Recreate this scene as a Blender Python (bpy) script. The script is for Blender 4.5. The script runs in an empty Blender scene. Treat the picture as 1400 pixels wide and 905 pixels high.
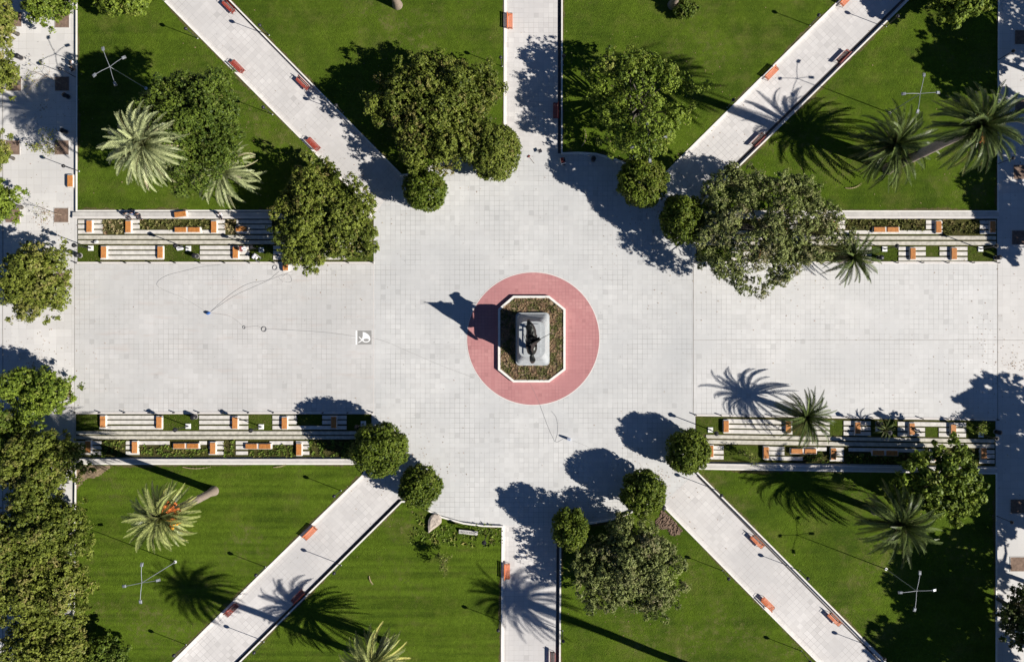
import bpy, math, random
import numpy as np
from mathutils import Vector, Matrix
R = math.radians
random.seed(7)
S = 11.5                      # plan units (survey pixels) per metre
NX, NY = 750.0, 450.0         # point straight below the camera, in plan units
CAMH = 1066.0 / S             # camera height in metres
C = bpy.context.scene.collection

def W(px, py, z=0.0):         # plan point on the ground -> metres
    return Vector(((px - NX) / S, (NY - py) / S, z))
def G(px, py, k):             # ground point of something measured at height k*CAMH
    return NX + (px - NX) * (1 - k), NY + (py - NY) * (1 - k)

# ------------------------------------------------------------------ materials
def mat(name):
    m = bpy.data.materials.new(name); m.use_nodes = True
    nt = m.node_tree
    return m, nt, nt.nodes['Principled BSDF']
def nd(nt, t, **kw):
    n = nt.nodes.new(t)
    for k, v in kw.items():
        if hasattr(n, k): setattr(n, k, v)
        else: n.inputs[k.replace('_', ' ')].default_value = v
    return n
def ln(nt, a, b): nt.links.new(a, b)
def rgb(c): return (c[0], c[1], c[2], 1)
def mix(nt, fac, a, b, mode='MIX'):
    n = nt.nodes.new('ShaderNodeMix'); n.data_type = 'RGBA'; n.blend_type = mode
    for i, v in ((0, fac), (6, a), (7, b)):
        if hasattr(v, 'links'): ln(nt, v, n.inputs[i])
        elif i == 0: n.inputs[0].default_value = v
        else: n.inputs[i].default_value = rgb(v)
    return n.outputs[2]
def noise(nt, vec, scale, detail=4, rough=.55, lo=.3, hi=.7):
    n = nd(nt, 'ShaderNodeTexNoise'); n.inputs['Scale'].default_value = scale
    n.inputs['Detail'].default_value = detail; n.inputs['Roughness'].default_value = rough
    ln(nt, vec, n.inputs['Vector'])
    r = nd(nt, 'ShaderNodeMapRange'); r.inputs[1].default_value = lo; r.inputs[2].default_value = hi
    ln(nt, n.outputs[0], r.inputs[0]); return r.outputs[0]
def simple(name, col, rough=.6, metal=0.0, var=.15, scale=6, bump=0.0):
    m, nt, b = mat(name)
    tc = nd(nt, 'ShaderNodeTexCoord')
    f = noise(nt, tc.outputs['Object'], scale)
    dark = tuple(c * (1 - var) for c in col); lite = tuple(min(.95, c * (1 + var)) for c in col)
    ln(nt, mix(nt, f, dark, lite), b.inputs['Base Color'])
    b.inputs['Roughness'].default_value = rough; b.inputs['Metallic'].default_value = metal
    if bump:
        bp = nd(nt, 'ShaderNodeBump'); bp.inputs['Strength'].default_value = bump
        ln(nt, f, bp.inputs['Height']); ln(nt, bp.outputs[0], b.inputs['Normal'])
    return m
def paving(name, c1, c2, line, rot=0.0, tile=.587, lw=.035, band=.5, stain=(.45, .40, .37)):
    m, nt, b = mat(name)
    g = nd(nt, 'ShaderNodeNewGeometry')
    mp = nd(nt, 'ShaderNodeMapping'); mp.inputs['Rotation'].default_value = (0, 0, rot)
    ln(nt, g.outputs['Position'], mp.inputs[0])
    P = g.outputs['Position']
    # each tile has a tint of its own
    br = nd(nt, 'ShaderNodeTexBrick'); br.offset = 0.0; br.squash = 1.0
    br.inputs['Scale'].default_value = 1; br.inputs['Brick Width'].default_value = tile
    br.inputs['Row Height'].default_value = tile; br.inputs['Mortar Size'].default_value = lw / 2
    br.inputs['Mortar Smooth'].default_value = .3
    br.inputs['Color1'].default_value = (0, 0, 0, 1); br.inputs['Color2'].default_value = (1, 1, 1, 1)
    br.inputs['Mortar'].default_value = (.5, .5, .5, 1)
    ln(nt, mp.outputs[0], br.inputs['Vector'])
    br2 = nd(nt, 'ShaderNodeTexBrick'); br2.offset = .37; br2.squash = 1.6; br2.squash_frequency = 3
    br2.inputs['Scale'].default_value = 1; br2.inputs['Brick Width'].default_value = tile * 5
    br2.inputs['Row Height'].default_value = tile * 3; br2.inputs['Mortar Size'].default_value = 0
    br2.inputs['Color1'].default_value = (0, 0, 0, 1); br2.inputs['Color2'].default_value = (1, 1, 1, 1)
    ln(nt, mp.outputs[0], br2.inputs['Vector'])
    t = mix(nt, .45, br.outputs[0], br2.outputs[0])
    col = mix(nt, t, c1, c2)
    big = noise(nt, P, .09, 5, .6, .35, .7)
    col = mix(nt, big, col, tuple(x * y for x, y in zip(c1, (.93, .945, .96))))
    # dull grime, in streaks and specks
    st = nd(nt, 'ShaderNodeMapping'); st.inputs['Scale'].default_value = (.25, 1.3, 1); ln(nt, mp.outputs[0], st.inputs[0])
    f2 = noise(nt, st.outputs[0], .9, 6, .65, .55, .85)
    m2 = nd(nt, 'ShaderNodeMath', operation='MULTIPLY'); m2.inputs[1].default_value = .22 * band * 2; ln(nt, f2, m2.inputs[0])
    col = mix(nt, m2.outputs[0], col, stain)
    f3 = noise(nt, P, 2.3, 2, .5, .70, .76)
    m3 = nd(nt, 'ShaderNodeMath', operation='MULTIPLY'); m3.inputs[1].default_value = .4; ln(nt, f3, m3.inputs[0])
    col = mix(nt, m3.outputs[0], col, (.22, .2, .18))
    br3 = nd(nt, 'ShaderNodeTexBrick'); br3.offset = 0.0; br3.squash = 1.0
    br3.inputs['Scale'].default_value = 1; br3.inputs['Brick Width'].default_value = tile; br3.inputs['Row Height'].default_value = tile; br3.inputs['Mortar Size'].default_value = 0
    br3.inputs['Color1'].default_value = (0, 0, 0, 1); br3.inputs['Color2'].default_value = (1, 1, 1, 1)
    of = nd(nt, 'ShaderNodeMapping'); of.inputs['Location'].default_value = (tile * 37, tile * 91, 0); ln(nt, mp.outputs[0], of.inputs[0]); ln(nt, of.outputs[0], br3.inputs['Vector'])
    gt = nd(nt, 'ShaderNodeMath', operation='GREATER_THAN'); gt.inputs[1].default_value = .985; ln(nt, br3.outputs[0], gt.inputs[0])
    gm = nd(nt, 'ShaderNodeMath', operation='MULTIPLY'); gm.inputs[1].default_value = .22; ln(nt, gt.outputs[0], gm.inputs[0])
    col = mix(nt, gm.outputs[0], col, tuple(c * .45 for c in c1))
    # joints, clear in places and nearly filled in others
    jf = noise(nt, P, .26, 4, .65, .42, .62)
    a = nd(nt, 'ShaderNodeMath', operation='MULTIPLY_ADD'); a.inputs[1].default_value = 1.0; a.inputs[2].default_value = .14; ln(nt, jf, a.inputs[0])
    j = nd(nt, 'ShaderNodeMath', operation='MULTIPLY'); ln(nt, br.outputs['Fac'], j.inputs[0]); ln(nt, a.outputs[0], j.inputs[1])
    col = mix(nt, j.outputs[0], col, line)
    ln(nt, col, b.inputs['Base Color']); b.inputs['Roughness'].default_value = .8
    return m
def grass_mat(name, base, dark, dry, stripes=.0, angle=0.0):
    m, nt, b = mat(name)
    g = nd(nt, 'ShaderNodeNewGeometry'); P = g.outputs['Position']
    a = noise(nt, P, .16, 7, .72, .40, .60)
    col = mix(nt, a, base, dark)
    d = noise(nt, P, .28, 8, .76, .49, .68)
    dm = nd(nt, 'ShaderNodeMath', operation='MULTIPLY'); dm.inputs[1].default_value = .65; ln(nt, d, dm.inputs[0])
    col = mix(nt, dm.outputs[0], col, dry)
    # mowing lines
    mp = nd(nt, 'ShaderNodeMapping'); mp.inputs['Rotation'].default_value = (0, 0, angle)
    mp.inputs['Scale'].default_value = (.05, 1.35, 1); ln(nt, P, mp.inputs[0])
    s = noise(nt, mp.outputs[0], 1.1, 3, .5, .4, .62)
    sm = nd(nt, 'ShaderNodeMath', operation='MULTIPLY'); sm.inputs[1].default_value = stripes; ln(nt, s, sm.inputs[0])
    col = mix(nt, sm.outputs[0], col, tuple(c * 1.35 for c in base))
    f = noise(nt, P, 2.6, 6, .8, .3, .72)
    fm = nd(nt, 'ShaderNodeMath', operation='MULTIPLY'); fm.inputs[1].default_value = .8; ln(nt, f, fm.inputs[0])
    col = mix(nt, fm.outputs[0], col, tuple(c * .42 for c in base))
    wv = noise(nt, P, .07, 3, .6, .52, .62)
    sp_ = noise(nt, P, 1.3, 5, .8, .5, .66)
    wm = nd(nt, 'ShaderNodeMath', operation='MULTIPLY'); ln(nt, wv, wm.inputs[0]); ln(nt, sp_, wm.inputs[1])
    wm2 = nd(nt, 'ShaderNodeMath', operation='MULTIPLY'); wm2.inputs[1].default_value = .6; ln(nt, wm.outputs[0], wm2.inputs[0])
    col = mix(nt, wm2.outputs[0], col, (.21, .19, .075))
    f = noise(nt, P, 5.5, 4, .8, .55, .7)
    fm = nd(nt, 'ShaderNodeMath', operation='MULTIPLY'); fm.inputs[1].default_value = .35; ln(nt, f, fm.inputs[0])
    col = mix(nt, fm.outputs[0], col, tuple(c * 1.9 for c in base))
    ln(nt, col, b.inputs['Base Color']); b.inputs['Roughness'].default_value = .85
    b.inputs['Specular IOR Level'].default_value = .05
    bp = nd(nt, 'ShaderNodeBump'); bp.inputs['Strength'].default_value = .9; bp.inputs['Distance'].default_value = .12
    h = noise(nt, P, 6.5, 4, .8, .2, .8)
    ln(nt, h, bp.inputs['Height']); ln(nt, bp.outputs[0], b.inputs['Normal'])
    return m
def leaf_mat(name, dark, lite, odd, rough=.5, trans=.18):
    m, nt, b = mat(name)
    at = nd(nt, 'ShaderNodeAttribute'); at.attribute_name = 'tint'
    sp = nd(nt, 'ShaderNodeSeparateColor'); ln(nt, at.outputs['Color'], sp.inputs[0])
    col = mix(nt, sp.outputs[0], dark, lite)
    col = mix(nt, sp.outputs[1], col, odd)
    ln(nt, col, b.inputs['Base Color']); b.inputs['Roughness'].default_value = rough
    b.inputs['Specular IOR Level'].default_value = .16
    if trans:
        tr = nd(nt, 'ShaderNodeBsdfTranslucent'); ln(nt, col, tr.inputs[0])
        ms = nd(nt, 'ShaderNodeMixShader'); ms.inputs[0].default_value = trans
        ln(nt, b.outputs[0], ms.inputs[1]); ln(nt, tr.outputs[0], ms.inputs[2])
        ln(nt, ms.outputs[0], nt.nodes['Material Output'].inputs['Surface'])
    return m

M = {}
M['pave_c'] = paving('paving centre', (.54, .535, .525), (.67, .665, .65), (.30, .295, .285), lw=.035)
M['pave_w'] = paving('paving west', (.53, .517, .50), (.66, .645, .63), (.33, .315, .30), band=1.3, stain=(.50, .40, .35))
M['pave_e'] = paving('paving east', (.58, .57, .555), (.70, .69, .675), (.33, .32, .31), lw=.035, band=.3)
M['pave_side'] = paving('paving sidewalk', (.58, .56, .54), (.72, .70, .675), (.45, .43, .41), tile=.9)
M['pave_path'] = paving('paving path', (.56, .535, .52), (.74, .715, .69), (.42, .40, .385), lw=.04)
M['pave_d1'] = paving('paving diagonal a', (.55, .525, .508), (.76, .73, .705), (.40, .38, .37), rot=R(45), lw=.04)
M['pave_d2'] = paving('paving diagonal b', (.55, .525, .508), (.76, .73, .705), (.40, .38, .37), rot=R(-44.5), lw=.04)
M['pink'] = paving('pink paving', (.45, .195, .195), (.56, .275, .265), (.28, .13, .13), tile=.4, lw=.03, band=1.2, stain=(.30, .14, .14))
M['kerb'] = simple('kerb concrete', (.80, .77, .72), .8, var=.08, scale=1.5)
M['rim'] = simple('light edging', (.68, .64, .61), .8, var=.06, scale=1.5)
M['joint'] = simple('joint', (.34, .32, .30), .9, var=.2, scale=.6)
M['kerb_shade'] = simple('dark channel', (.07, .062, .058), .9, var=.2, scale=1)  # near-black tone that deepens the kerb shadows
M['gutter'] = simple('gutter stone', (.52, .49, .47), .85, var=.1, scale=1)
M['cap'] = simple('wall cap concrete', (.52, .50, .47), .85, var=.13, scale=1.3)
M['slab'] = simple('slab concrete', (.64, .61, .565), .85, var=.16, scale=2.2)
M['slab_old'] = simple('worn slab concrete', (.52, .49, .42), .85, var=.24, scale=2.4)
M['soil'] = simple('soil', (.22, .16, .10), .95, var=.45, scale=2.5, bump=.5)
M['earth'] = simple('pit earth', (.20, .135, .10), .95, var=.3, scale=3, bump=.5)
M['dark_earth'] = simple('dug earth', (.15, .10, .07), .95, var=.4, scale=3.0, bump=.8)
M['lawn'] = grass_mat('lawn', (.112, .174, .015), (.054, .094, .010), (.19, .185, .050), .25)
M['lawn_s'] = grass_mat('mown lawn', (.102, .160, .013), (.052, .092, .009), (.17, .175, .040), .8)
M['lawn_e'] = grass_mat('bright lawn', (.106, .168, .013), (.052, .092, .010), (.19, .185, .050), .25)
M['bed'] = grass_mat('terrace bed', (.085, .095, .022), (.085, .075, .03), (.18, .14, .07))
M['bedgrass'] = grass_mat('terrace turf', (.085, .125, .014), (.065, .10, .012), (.14, .14, .045))
M['worn'] = grass_mat('worn turf', (.15, .14, .045), (.12, .11, .05), (.24, .20, .11))
M['orange'] = simple('varnished orange wood', (.52, .21, .055), .5, var=.28, scale=5)
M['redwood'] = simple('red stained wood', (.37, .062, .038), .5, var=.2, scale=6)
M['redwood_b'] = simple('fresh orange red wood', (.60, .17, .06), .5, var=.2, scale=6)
M['steel'] = simple('galvanised steel', (.30, .32, .35), .5, .3, var=.08)
M['black'] = simple('black painted metal', (.018, .018, .022), .45, var=.2)
M['grey'] = simple('grey painted metal', (.16, .17, .18), .5, var=.12)
M['white'] = simple('white paint', (.80, .80, .78), .6, var=.04)
M['bronze'] = simple('dark bronze', (.028, .030, .028), .38, .75, var=.5, scale=2.5, bump=.15)
M['granite'] = simple('grey granite', (.40, .42, .43), .45, var=.12, scale=3.5)
M['bark'] = simple('bark', (.085, .075, .062), .9, var=.35, scale=5, bump=.5)
M['palmbark'] = simple('palm bark', (.26, .205, .165), .9, var=.3, scale=7, bump=.7)
M['twig'] = simple('pale twig', (.34, .26, .19), .9, var=.3)
M['skin'] = simple('skin', (.42, .25, .18), .6, var=.05)
M['hair'] = simple('hair', (.03, .02, .015), .7, var=.2)
M['cloth_w'] = simple('white cloth', (.68, .68, .70), .85, var=.08)
M['cloth_d'] = simple('dark cloth', (.025, .025, .035), .85, var=.2)
M['cloth_r'] = simple('maroon cloth', (.17, .035, .03), .85, var=.2)
M['cloth_b'] = simple('blue cloth', (.08, .13, .26), .85, var=.2)
M['blue'] = simple('blue plastic', (.03, .12, .40), .4, var=.1)
M['paleblue'] = simple('pale blue plastic', (.42, .48, .62), .4, var=.1)
M['cable'] = simple('rubber cable', (.22, .22, .23), .6, var=.2)
M['logo_bg'] = simple('grey floor paint', (.30, .295, .285), .8, var=.08)
M['logo_fg'] = simple('white floor paint', (.88, .88, .87), .8, var=.02)
M['stone'] = simple('pale boulder', (.46, .39, .33), .85, var=.25, scale=4, bump=.6)
M['fruit'] = simple('orange fruit', (.85, .36, .03), .6, var=.35, scale=9)
M['rust'] = simple('rust red fronds', (.52, .15, .03), .7, var=.35, scale=9)
M['straw'] = simple('dry frond', (.42, .32, .19), .8, var=.3)
LV = {
 'olive':  leaf_mat('olive leaves', (.045, .070, .008), (.235, .275, .045), (.24, .20, .07)),
 'dark':   leaf_mat('deep green leaves', (.030, .058, .008), (.165, .225, .030), (.17, .17, .05)),
 'bright': leaf_mat('bright leaves', (.055, .095, .010), (.27, .35, .045), (.25, .26, .06)),
 'grey':   leaf_mat('grey green leaves', (.062, .085, .022), (.31, .35, .11), (.25, .22, .12)),
 'box':    leaf_mat('clipped leaves', (.036, .066, .006), (.185, .24, .028), (.18, .19, .04)),
 'shade':  leaf_mat('street leaves', (.040, .060, .012), (.12, .155, .032), (.12, .10, .05)),
 'autumn': leaf_mat('turning leaves', (.062, .085, .010), (.28, .32, .055), (.30, .26, .09)),
 'palm':   leaf_mat('palm fronds', (.010, .022, .006), (.15, .20, .055), (.24, .21, .07), .38, .1),
 'palmpale': leaf_mat('pale palm fronds', (.04, .065, .02), (.56, .60, .30), (.70, .58, .40), .38, .1),
 'palmgold': leaf_mat('golden palm fronds', (.016, .030, .008), (.46, .50, .17), (.70, .62, .20), .38, .1),
 'tuft':   leaf_mat('bed grasses', (.06, .075, .016), (.26, .26, .08), (.32, .24, .12), .7),
 'tuftg':  leaf_mat('green bed plants', (.045, .08, .012), (.22, .30, .05), (.30, .25, .08), .7),
 'tuftd':  leaf_mat('dry bed grasses', (.09, .105, .025), (.50, .42, .22), (.40, .24, .17), .7),
}

# ------------------------------------------------------------------ mesh tools
class MB:
    def __init__(s): s.v = []; s.f = []; s.m = []; s.mats = []; s.smooth = []
    def mi(s, m):
        if m not in s.mats: s.mats.append(m)
        return s.mats.index(m)
    def add(s, vs, fs, m, smooth=False):
        o = len(s.v); s.v += [tuple(p) for p in vs]; i = s.mi(m)
        for f in fs: s.f.append(tuple(o + a for a in f)); s.m.append(i); s.smooth.append(smooth)
        return s
    def box(s, x0, x1, y0, y1, z0, z1, m, mtx=None, bevel=0):
        vs = [Vector((x, y, z)) for z in (z0, z1) for x, y in ((x0, y0), (x1, y0), (x1, y1), (x0, y1))]
        if bevel:
            b = bevel
            vs = [Vector((x, y, z0)) for x, y in ((x0, y0), (x1, y0), (x1, y1), (x0, y1))]
            vs += [Vector((x, y, z1 - b)) for x, y in ((x0, y0), (x1, y0), (x1, y1), (x0, y1))]
            vs += [Vector((x, y, z1)) for x, y in ((x0 + b, y0 + b), (x1 - b, y0 + b), (x1 - b, y1 - b), (x0 + b, y1 - b))]
            fs = [(3, 2, 1, 0), (8, 9, 10, 11)]
            for L in (0, 4): fs += [(L + i, L + (i + 1) % 4, L + 4 + (i + 1) % 4, L + 4 + i) for i in range(4)]
        else:
            fs = [(3, 2, 1, 0), (4, 5, 6, 7)] + [(i, (i + 1) % 4, 4 + (i + 1) % 4, 4 + i) for i in range(4)]
        if mtx: vs = [mtx @ p for p in vs]
        return s.add(vs, fs, m)
    def prism(s, poly, z0, z1, m, cap=True):
        n = len(poly)
        vs = [(p[0], p[1], z0) for p in poly] + [(p[0], p[1], z1) for p in poly]
        fs = [(i, (i + 1) % n, n + (i + 1) % n, n + i) for i in range(n)]
        if cap: fs += [tuple(range(n, 2 * n)), tuple(range(n - 1, -1, -1))]
        return s.add(vs, fs, m)
    def loft(s, rings, m, smooth=False, cap=True):
        n = len(rings[0]); vs = [p for r in rings for p in r]; fs = []
        for k in range(len(rings) - 1):
            for i in range(n):
                j = (i + 1) % n; fs.append((k * n + i, k * n + j, (k + 1) * n + j, (k + 1) * n + i))
        s.add(vs, fs, m, smooth)
        if cap:
            s.add(rings[-1], [tuple(range(n))], m); s.add(rings[0], [tuple(range(n - 1, -1, -1))], m)
        return s
    def tube(s, pts, rads, m, n=8, smooth=True, cap=True):
        pts = [Vector(p) for p in pts]
        if not hasattr(rads, '__len__'): rads = [rads] * len(pts)
        rings = []; up = None
        for i, p in enumerate(pts):
            d = (pts[min(i + 1, len(pts) - 1)] - pts[max(i - 1, 0)]).normalized()
            if up is None: up = Vector((1, 0, 0)) if abs(d.x) < .8 else Vector((0, 1, 0))
            a = d.cross(up).normalized(); b = a.cross(d).normalized(); up = b
            rings.append([p + (a * math.cos(2 * math.pi * k / n) + b * math.sin(2 * math.pi * k / n)) * rads[i] for k in range(n)])
        return s.loft(rings, m, smooth, cap)
    def ball(s, c, r, m, n=12, k=7, sc=(1, 1, 1)):
        c = Vector(c); rings = []
        for i in range(1, k):
            t = -math.pi / 2 + math.pi * i / k
            rings.append([c + Vector((math.cos(t) * math.cos(2 * math.pi * j / n) * r * sc[0], math.cos(t) * math.sin(2 * math.pi * j / n) * r * sc[1], math.sin(t) * r * sc[2])) for j in range(n)])
        return s.loft(rings, m, True, True)
    def obj(s, name, parent=None, loc=None, rz=0):
        me = bpy.data.meshes.new(name); me.from_pydata(s.v, [], s.f)
        for m in s.mats: me.materials.append(m)
        me.polygons.foreach_set('material_index', s.m); me.polygons.foreach_set('use_smooth', s.smooth)
        me.update()
        o = bpy.data.objects.new(name, me); C.objects.link(o)
        if parent: o.parent = parent
        if loc is not None: o.location = loc
        o.rotation_euler.z = rz
        return o
def tag(o, label=None, cat=None, group=None, kind=None):
    if label: o['label'] = label
    if cat: o['category'] = cat
    if group: o['group'] = group
    if kind: o['kind'] = kind
    return o
def thing(name, label, cat, loc=(0, 0, 0), rz=0, group=None):
    o = bpy.data.objects.new(name, None); C.objects.link(o); o.location = loc; o.rotation_euler.z = rz
    o.empty_display_size = .3
    return tag(o, label, cat, group)
def copy_tree(o, parent=None):
    c = o.copy(); C.objects.link(c)
    if parent: c.parent = parent
    for ch in list(o.children): copy_tree(ch, c)
    return c
def place(proto, used, loc, rz, label):
    if not used: o = proto; used.append(1)
    else: o = copy_tree(proto)
    o.location = loc; o.rotation_euler.z = rz; o['label'] = label
    return o
def struct(o): o['kind'] = 'structure'; return o
def poly_area(p): return sum(p[i][0] * p[(i + 1) % len(p)][1] - p[(i + 1) % len(p)][0] * p[i][1] for i in range(len(p))) / 2
def ccw(p): return p if poly_area(p) > 0 else p[::-1]
def inset(p, d):
    n = len(p); out = []
    for i in range(n):
        a, b, c = Vector(p[i - 1]), Vector(p[i]), Vector(p[(i + 1) % n])
        e1 = (b - a).normalized(); e2 = (c - b).normalized()
        n1 = Vector((-e1.y, e1.x)); n2 = Vector((-e2.y, e2.x))
        h = (n1 + n2); L = h.length
        h = h / L if L > 1e-6 else n1
        out.append(tuple(b + h * min(d / max(h.dot(n1), .3), d * 3)))
    return out
def w2(pts): return [tuple(W(*p)[:2]) for p in pts]
def rect(x0, x1, y0, y1, t=0.0, xr=0.0):   # plan rectangle, optional skew
    f = lambda x, y: W(x, y + t * (x - xr))[:2]
    return ccw([f(x0, y0), f(x1, y0), f(x1, y1), f(x0, y1)])
def sheet(name, poly, z, m):
    b = MB(); b.add([(p[0], p[1], z) for p in poly], [tuple(range(len(poly)))], m); return struct(b.obj(name))

# ------------------------------------------------------------------ the ground
g = MB(); e = 400
g.add([(-e, -e, -.012), (e, -e, -.012), (e, e, -.012), (-e, e, -.012)], [(0, 1, 2, 3)], M['pave_side'])
struct(g.obj('ground'))
sheet('plaza_paving', rect(511, 948, 200, 720), -.008, M['pave_c'])
sheet('west_plaza_paving', rect(102, 511, 300, 628), -.004, M['pave_w'])
sheet('east_plaza_paving', rect(948, 1363.5, 300, 640), -.004, M['pave_e'])
sheet('path_north', rect(688, 770, -80, 206), -.004, M['pave_path'])
sheet('path_south', rect(686, 768, 718, 980), -.004, M['pave_path'])
sheet('path_north_west', ccw(w2([(150, -80), (250, -80), (554, 235), (513, 292)])), 0, M['pave_d1'])
sheet('path_north_east', ccw(w2([(918, 230), (1230, -80), (1321, -80), (962, 273)])), 0, M['pave_d2'])
sheet('path_south_west', ccw(w2([(500, 646), (549, 683), (240, 985), (150, 985)])), 0, M['pave_d2'])
sheet('path_south_east', ccw(w2([(905, 688), (952, 646), (1285, 985), (1200, 985)])), 0, M['pave_d1'])
# joints and gutters laid flush with the paving
jb = MB()
def strip(b, x0, y0, x1, y1, w, z, m):
    a, c = W(x0, y0), W(x1, y1); d = (c - a).normalized(); n = Vector((-d.y, d.x, 0)) * (w / 2 / S)
    b.add([(a - n)[:2] + (z,), (c - n)[:2] + (z,), (c + n)[:2] + (z,), (a + n)[:2] + (z,)], [(0, 1, 2, 3)], m)
for q in ((948, 361, 948, 567, 1.0), (1364, 361, 1364, 575, 1.1), (3.6, -80, 3.6, 980, 1.1), (102, 341, 102, 566, .7), (948, 465, 1400, 465, .45),
          (102.5, 361, 511, 361, .35)):
    strip(jb, *q, .004, M['joint'])
strip(jb, 511, 361, 511, 566, .8, .004, M['rim'])
struct(jb.obj('paving_joints'))
gb = MB()
for q in ((228, -3, 515, 286, .5), (305, -3, 545, 241, .4), (1144, 0, 915, 226, .5), (694.5, -80, 694.5, 206, .4),
          (490, 662, 242, 906, .5), (692, 722, 691, 980, .5), (763, 722, 762, 980, .4), (910, 686, 1124, 902, .6), (4, 0, 4, 0.1, .1)):
    strip(gb, *q, .008, M['gutter'])
struct(gb.obj('path_gutters'))
dg = MB()  # kerb shadows darkened by painted strips along the shaded path edges
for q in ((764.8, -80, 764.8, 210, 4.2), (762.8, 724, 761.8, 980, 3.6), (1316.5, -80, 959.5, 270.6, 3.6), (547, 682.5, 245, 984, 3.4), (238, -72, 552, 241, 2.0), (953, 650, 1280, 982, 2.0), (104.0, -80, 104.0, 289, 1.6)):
    strip(dg, *q, .012, M['kerb_shade'])
struct(dg.obj('kerb_shade_strips'))

# lawns raised behind low kerbs
LAWNS = [
 ('lawn_north_west', 'lawn', [(105.5, -80), (146, -80), (225, 0), (350, 126), (512, 289.5), (105.5, 290)]),
 ('lawn_north', 'lawn', [(234, -80), (312, 0), (350, 39), (549, 241), (570, 239), (591, 229), (615, 219), (640, 213), (665, 211), (690.5, 210), (691.5, -80)]),
 ('lawn_north_centre', 'lawn', [(767.5, -80), (767, 211.5), (790, 210.5), (814, 212), (840, 219), (863, 229), (885, 240), (905, 243), (918, 230), (1150, 0), (1231, -80)]),
 ('lawn_north_east', 'lawn_e', [(1321, -80), (1240.6, 0), (1050, 187.5), (962, 273), (952, 285), (952, 290.5), (1363.5, 290.5), (1365, -80)]),
 ('lawn_south_west', 'lawn_s', [(104.5, 632.5), (503, 632.5), (498, 649), (350, 792.6), (238, 904), (160, 980), (100, 980)]),
 ('lawn_south', 'lawn_s', [(549, 684), (562, 684), (580, 693), (604, 705), (634, 713.5), (660, 717), (688, 718), (686.5, 980), (250, 980), (350, 881)]),
 ('lawn_south_centre', 'lawn_e', [(765.5, 718), (785, 717), (803, 714.5), (835, 709), (862, 699), (885, 688), (905, 688), (1050, 835), (1120, 905), (1195, 980), (764, 980)]),
 ('lawn_south_east', 'lawn_e', [(952, 646), (951, 639), (1361.5, 645.5), (1361.5, 980), (1284, 980), (1210, 905), (1050, 743.5)]),
]
LZ, KZ = .24, .31
def in_poly(x, y, p):
    c = False; n = len(p)
    for i in range(n):
        x1, y1 = p[i]; x2, y2 = p[(i + 1) % n]
        if (y1 > y) != (y2 > y) and x < (x2 - x1) * (y - y1) / (y2 - y1) + x1: c = not c
    return c
for nm, mk, pts in LAWNS:
    P0 = ccw(w2(pts)); P1 = inset(P0, .17)
    b = MB(); b.add([(p[0], p[1], LZ) for p in P1], [tuple(range(len(P1)))], M[mk]); struct(b.obj(nm))
    n = len(P0); k = MB()
    vs = [(p[0], p[1], 0) for p in P0] + [(p[0], p[1], KZ) for p in P0] + [(p[0], p[1], KZ) for p in P1] + [(p[0], p[1], LZ - .02) for p in P1]
    fs = []
    for L in range(3): fs += [(L * n + i, L * n + (i + 1) % n, (L + 1) * n + (i + 1) % n, (L + 1) * n + i) for i in range(n)]
    k.add(vs, fs, M['kerb']); struct(k.obj(nm.replace('lawn', 'kerb')))

# dry, trodden turf along the kerbs
wb = MB(); wr = np.random.default_rng(77)
for nm, mk, pts in LAWNS:
    P1 = inset(ccw(w2(pts)), .175); n = len(P1)
    for i in range(n):
        a, c = Vector(P1[i]), Vector(P1[(i + 1) % n]); L = (c - a).length
        if L < 1: continue
        d = (c - a) / L; nn = Vector((-d.y, d.x)); m_ = int(L / .35); ph = wr.uniform(0, 9); prev = None
        for j in range(m_ + 1):
            t = L * j / m_; q = max(.015, .10 + .16 * math.sin(t * .21 + ph) + .12 * math.sin(t * .57 + ph * 2) + wr.normal() * .07)
            if t < .6 or t > L - .6: q = .02
            o0 = a + d * t; o1 = o0 + nn * q; cur = ((o0.x, o0.y, LZ + .006), (o1.x, o1.y, LZ + .006))
            if prev: wb.add([prev[0], cur[0], cur[1], prev[1]], [(0, 1, 2, 3)], M['worn'])
            prev = cur
struct(wb.obj('worn_turf'))
# pink disc and its light edge
b = MB(); N = 120
cx, cy = 729, 463
ring = [W(cx + 91.5 * math.cos(2 * math.pi * i / N), cy + 91.5 * math.sin(2 * math.pi * i / N))[:2] for i in range(N)]
b.add([(p[0], p[1], .008) for p in ccw(ring)], [tuple(range(N))], M['rim'])
ring = [W(cx + 90.3 * math.cos(2 * math.pi * i / N), cy + 90.3 * math.sin(2 * math.pi * i / N))[:2] for i in range(N)]
b.add([(p[0], p[1], .013) for p in ccw(ring)], [tuple(range(N))], M['pink'])
struct(b.obj('pink_pavement'))

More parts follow.
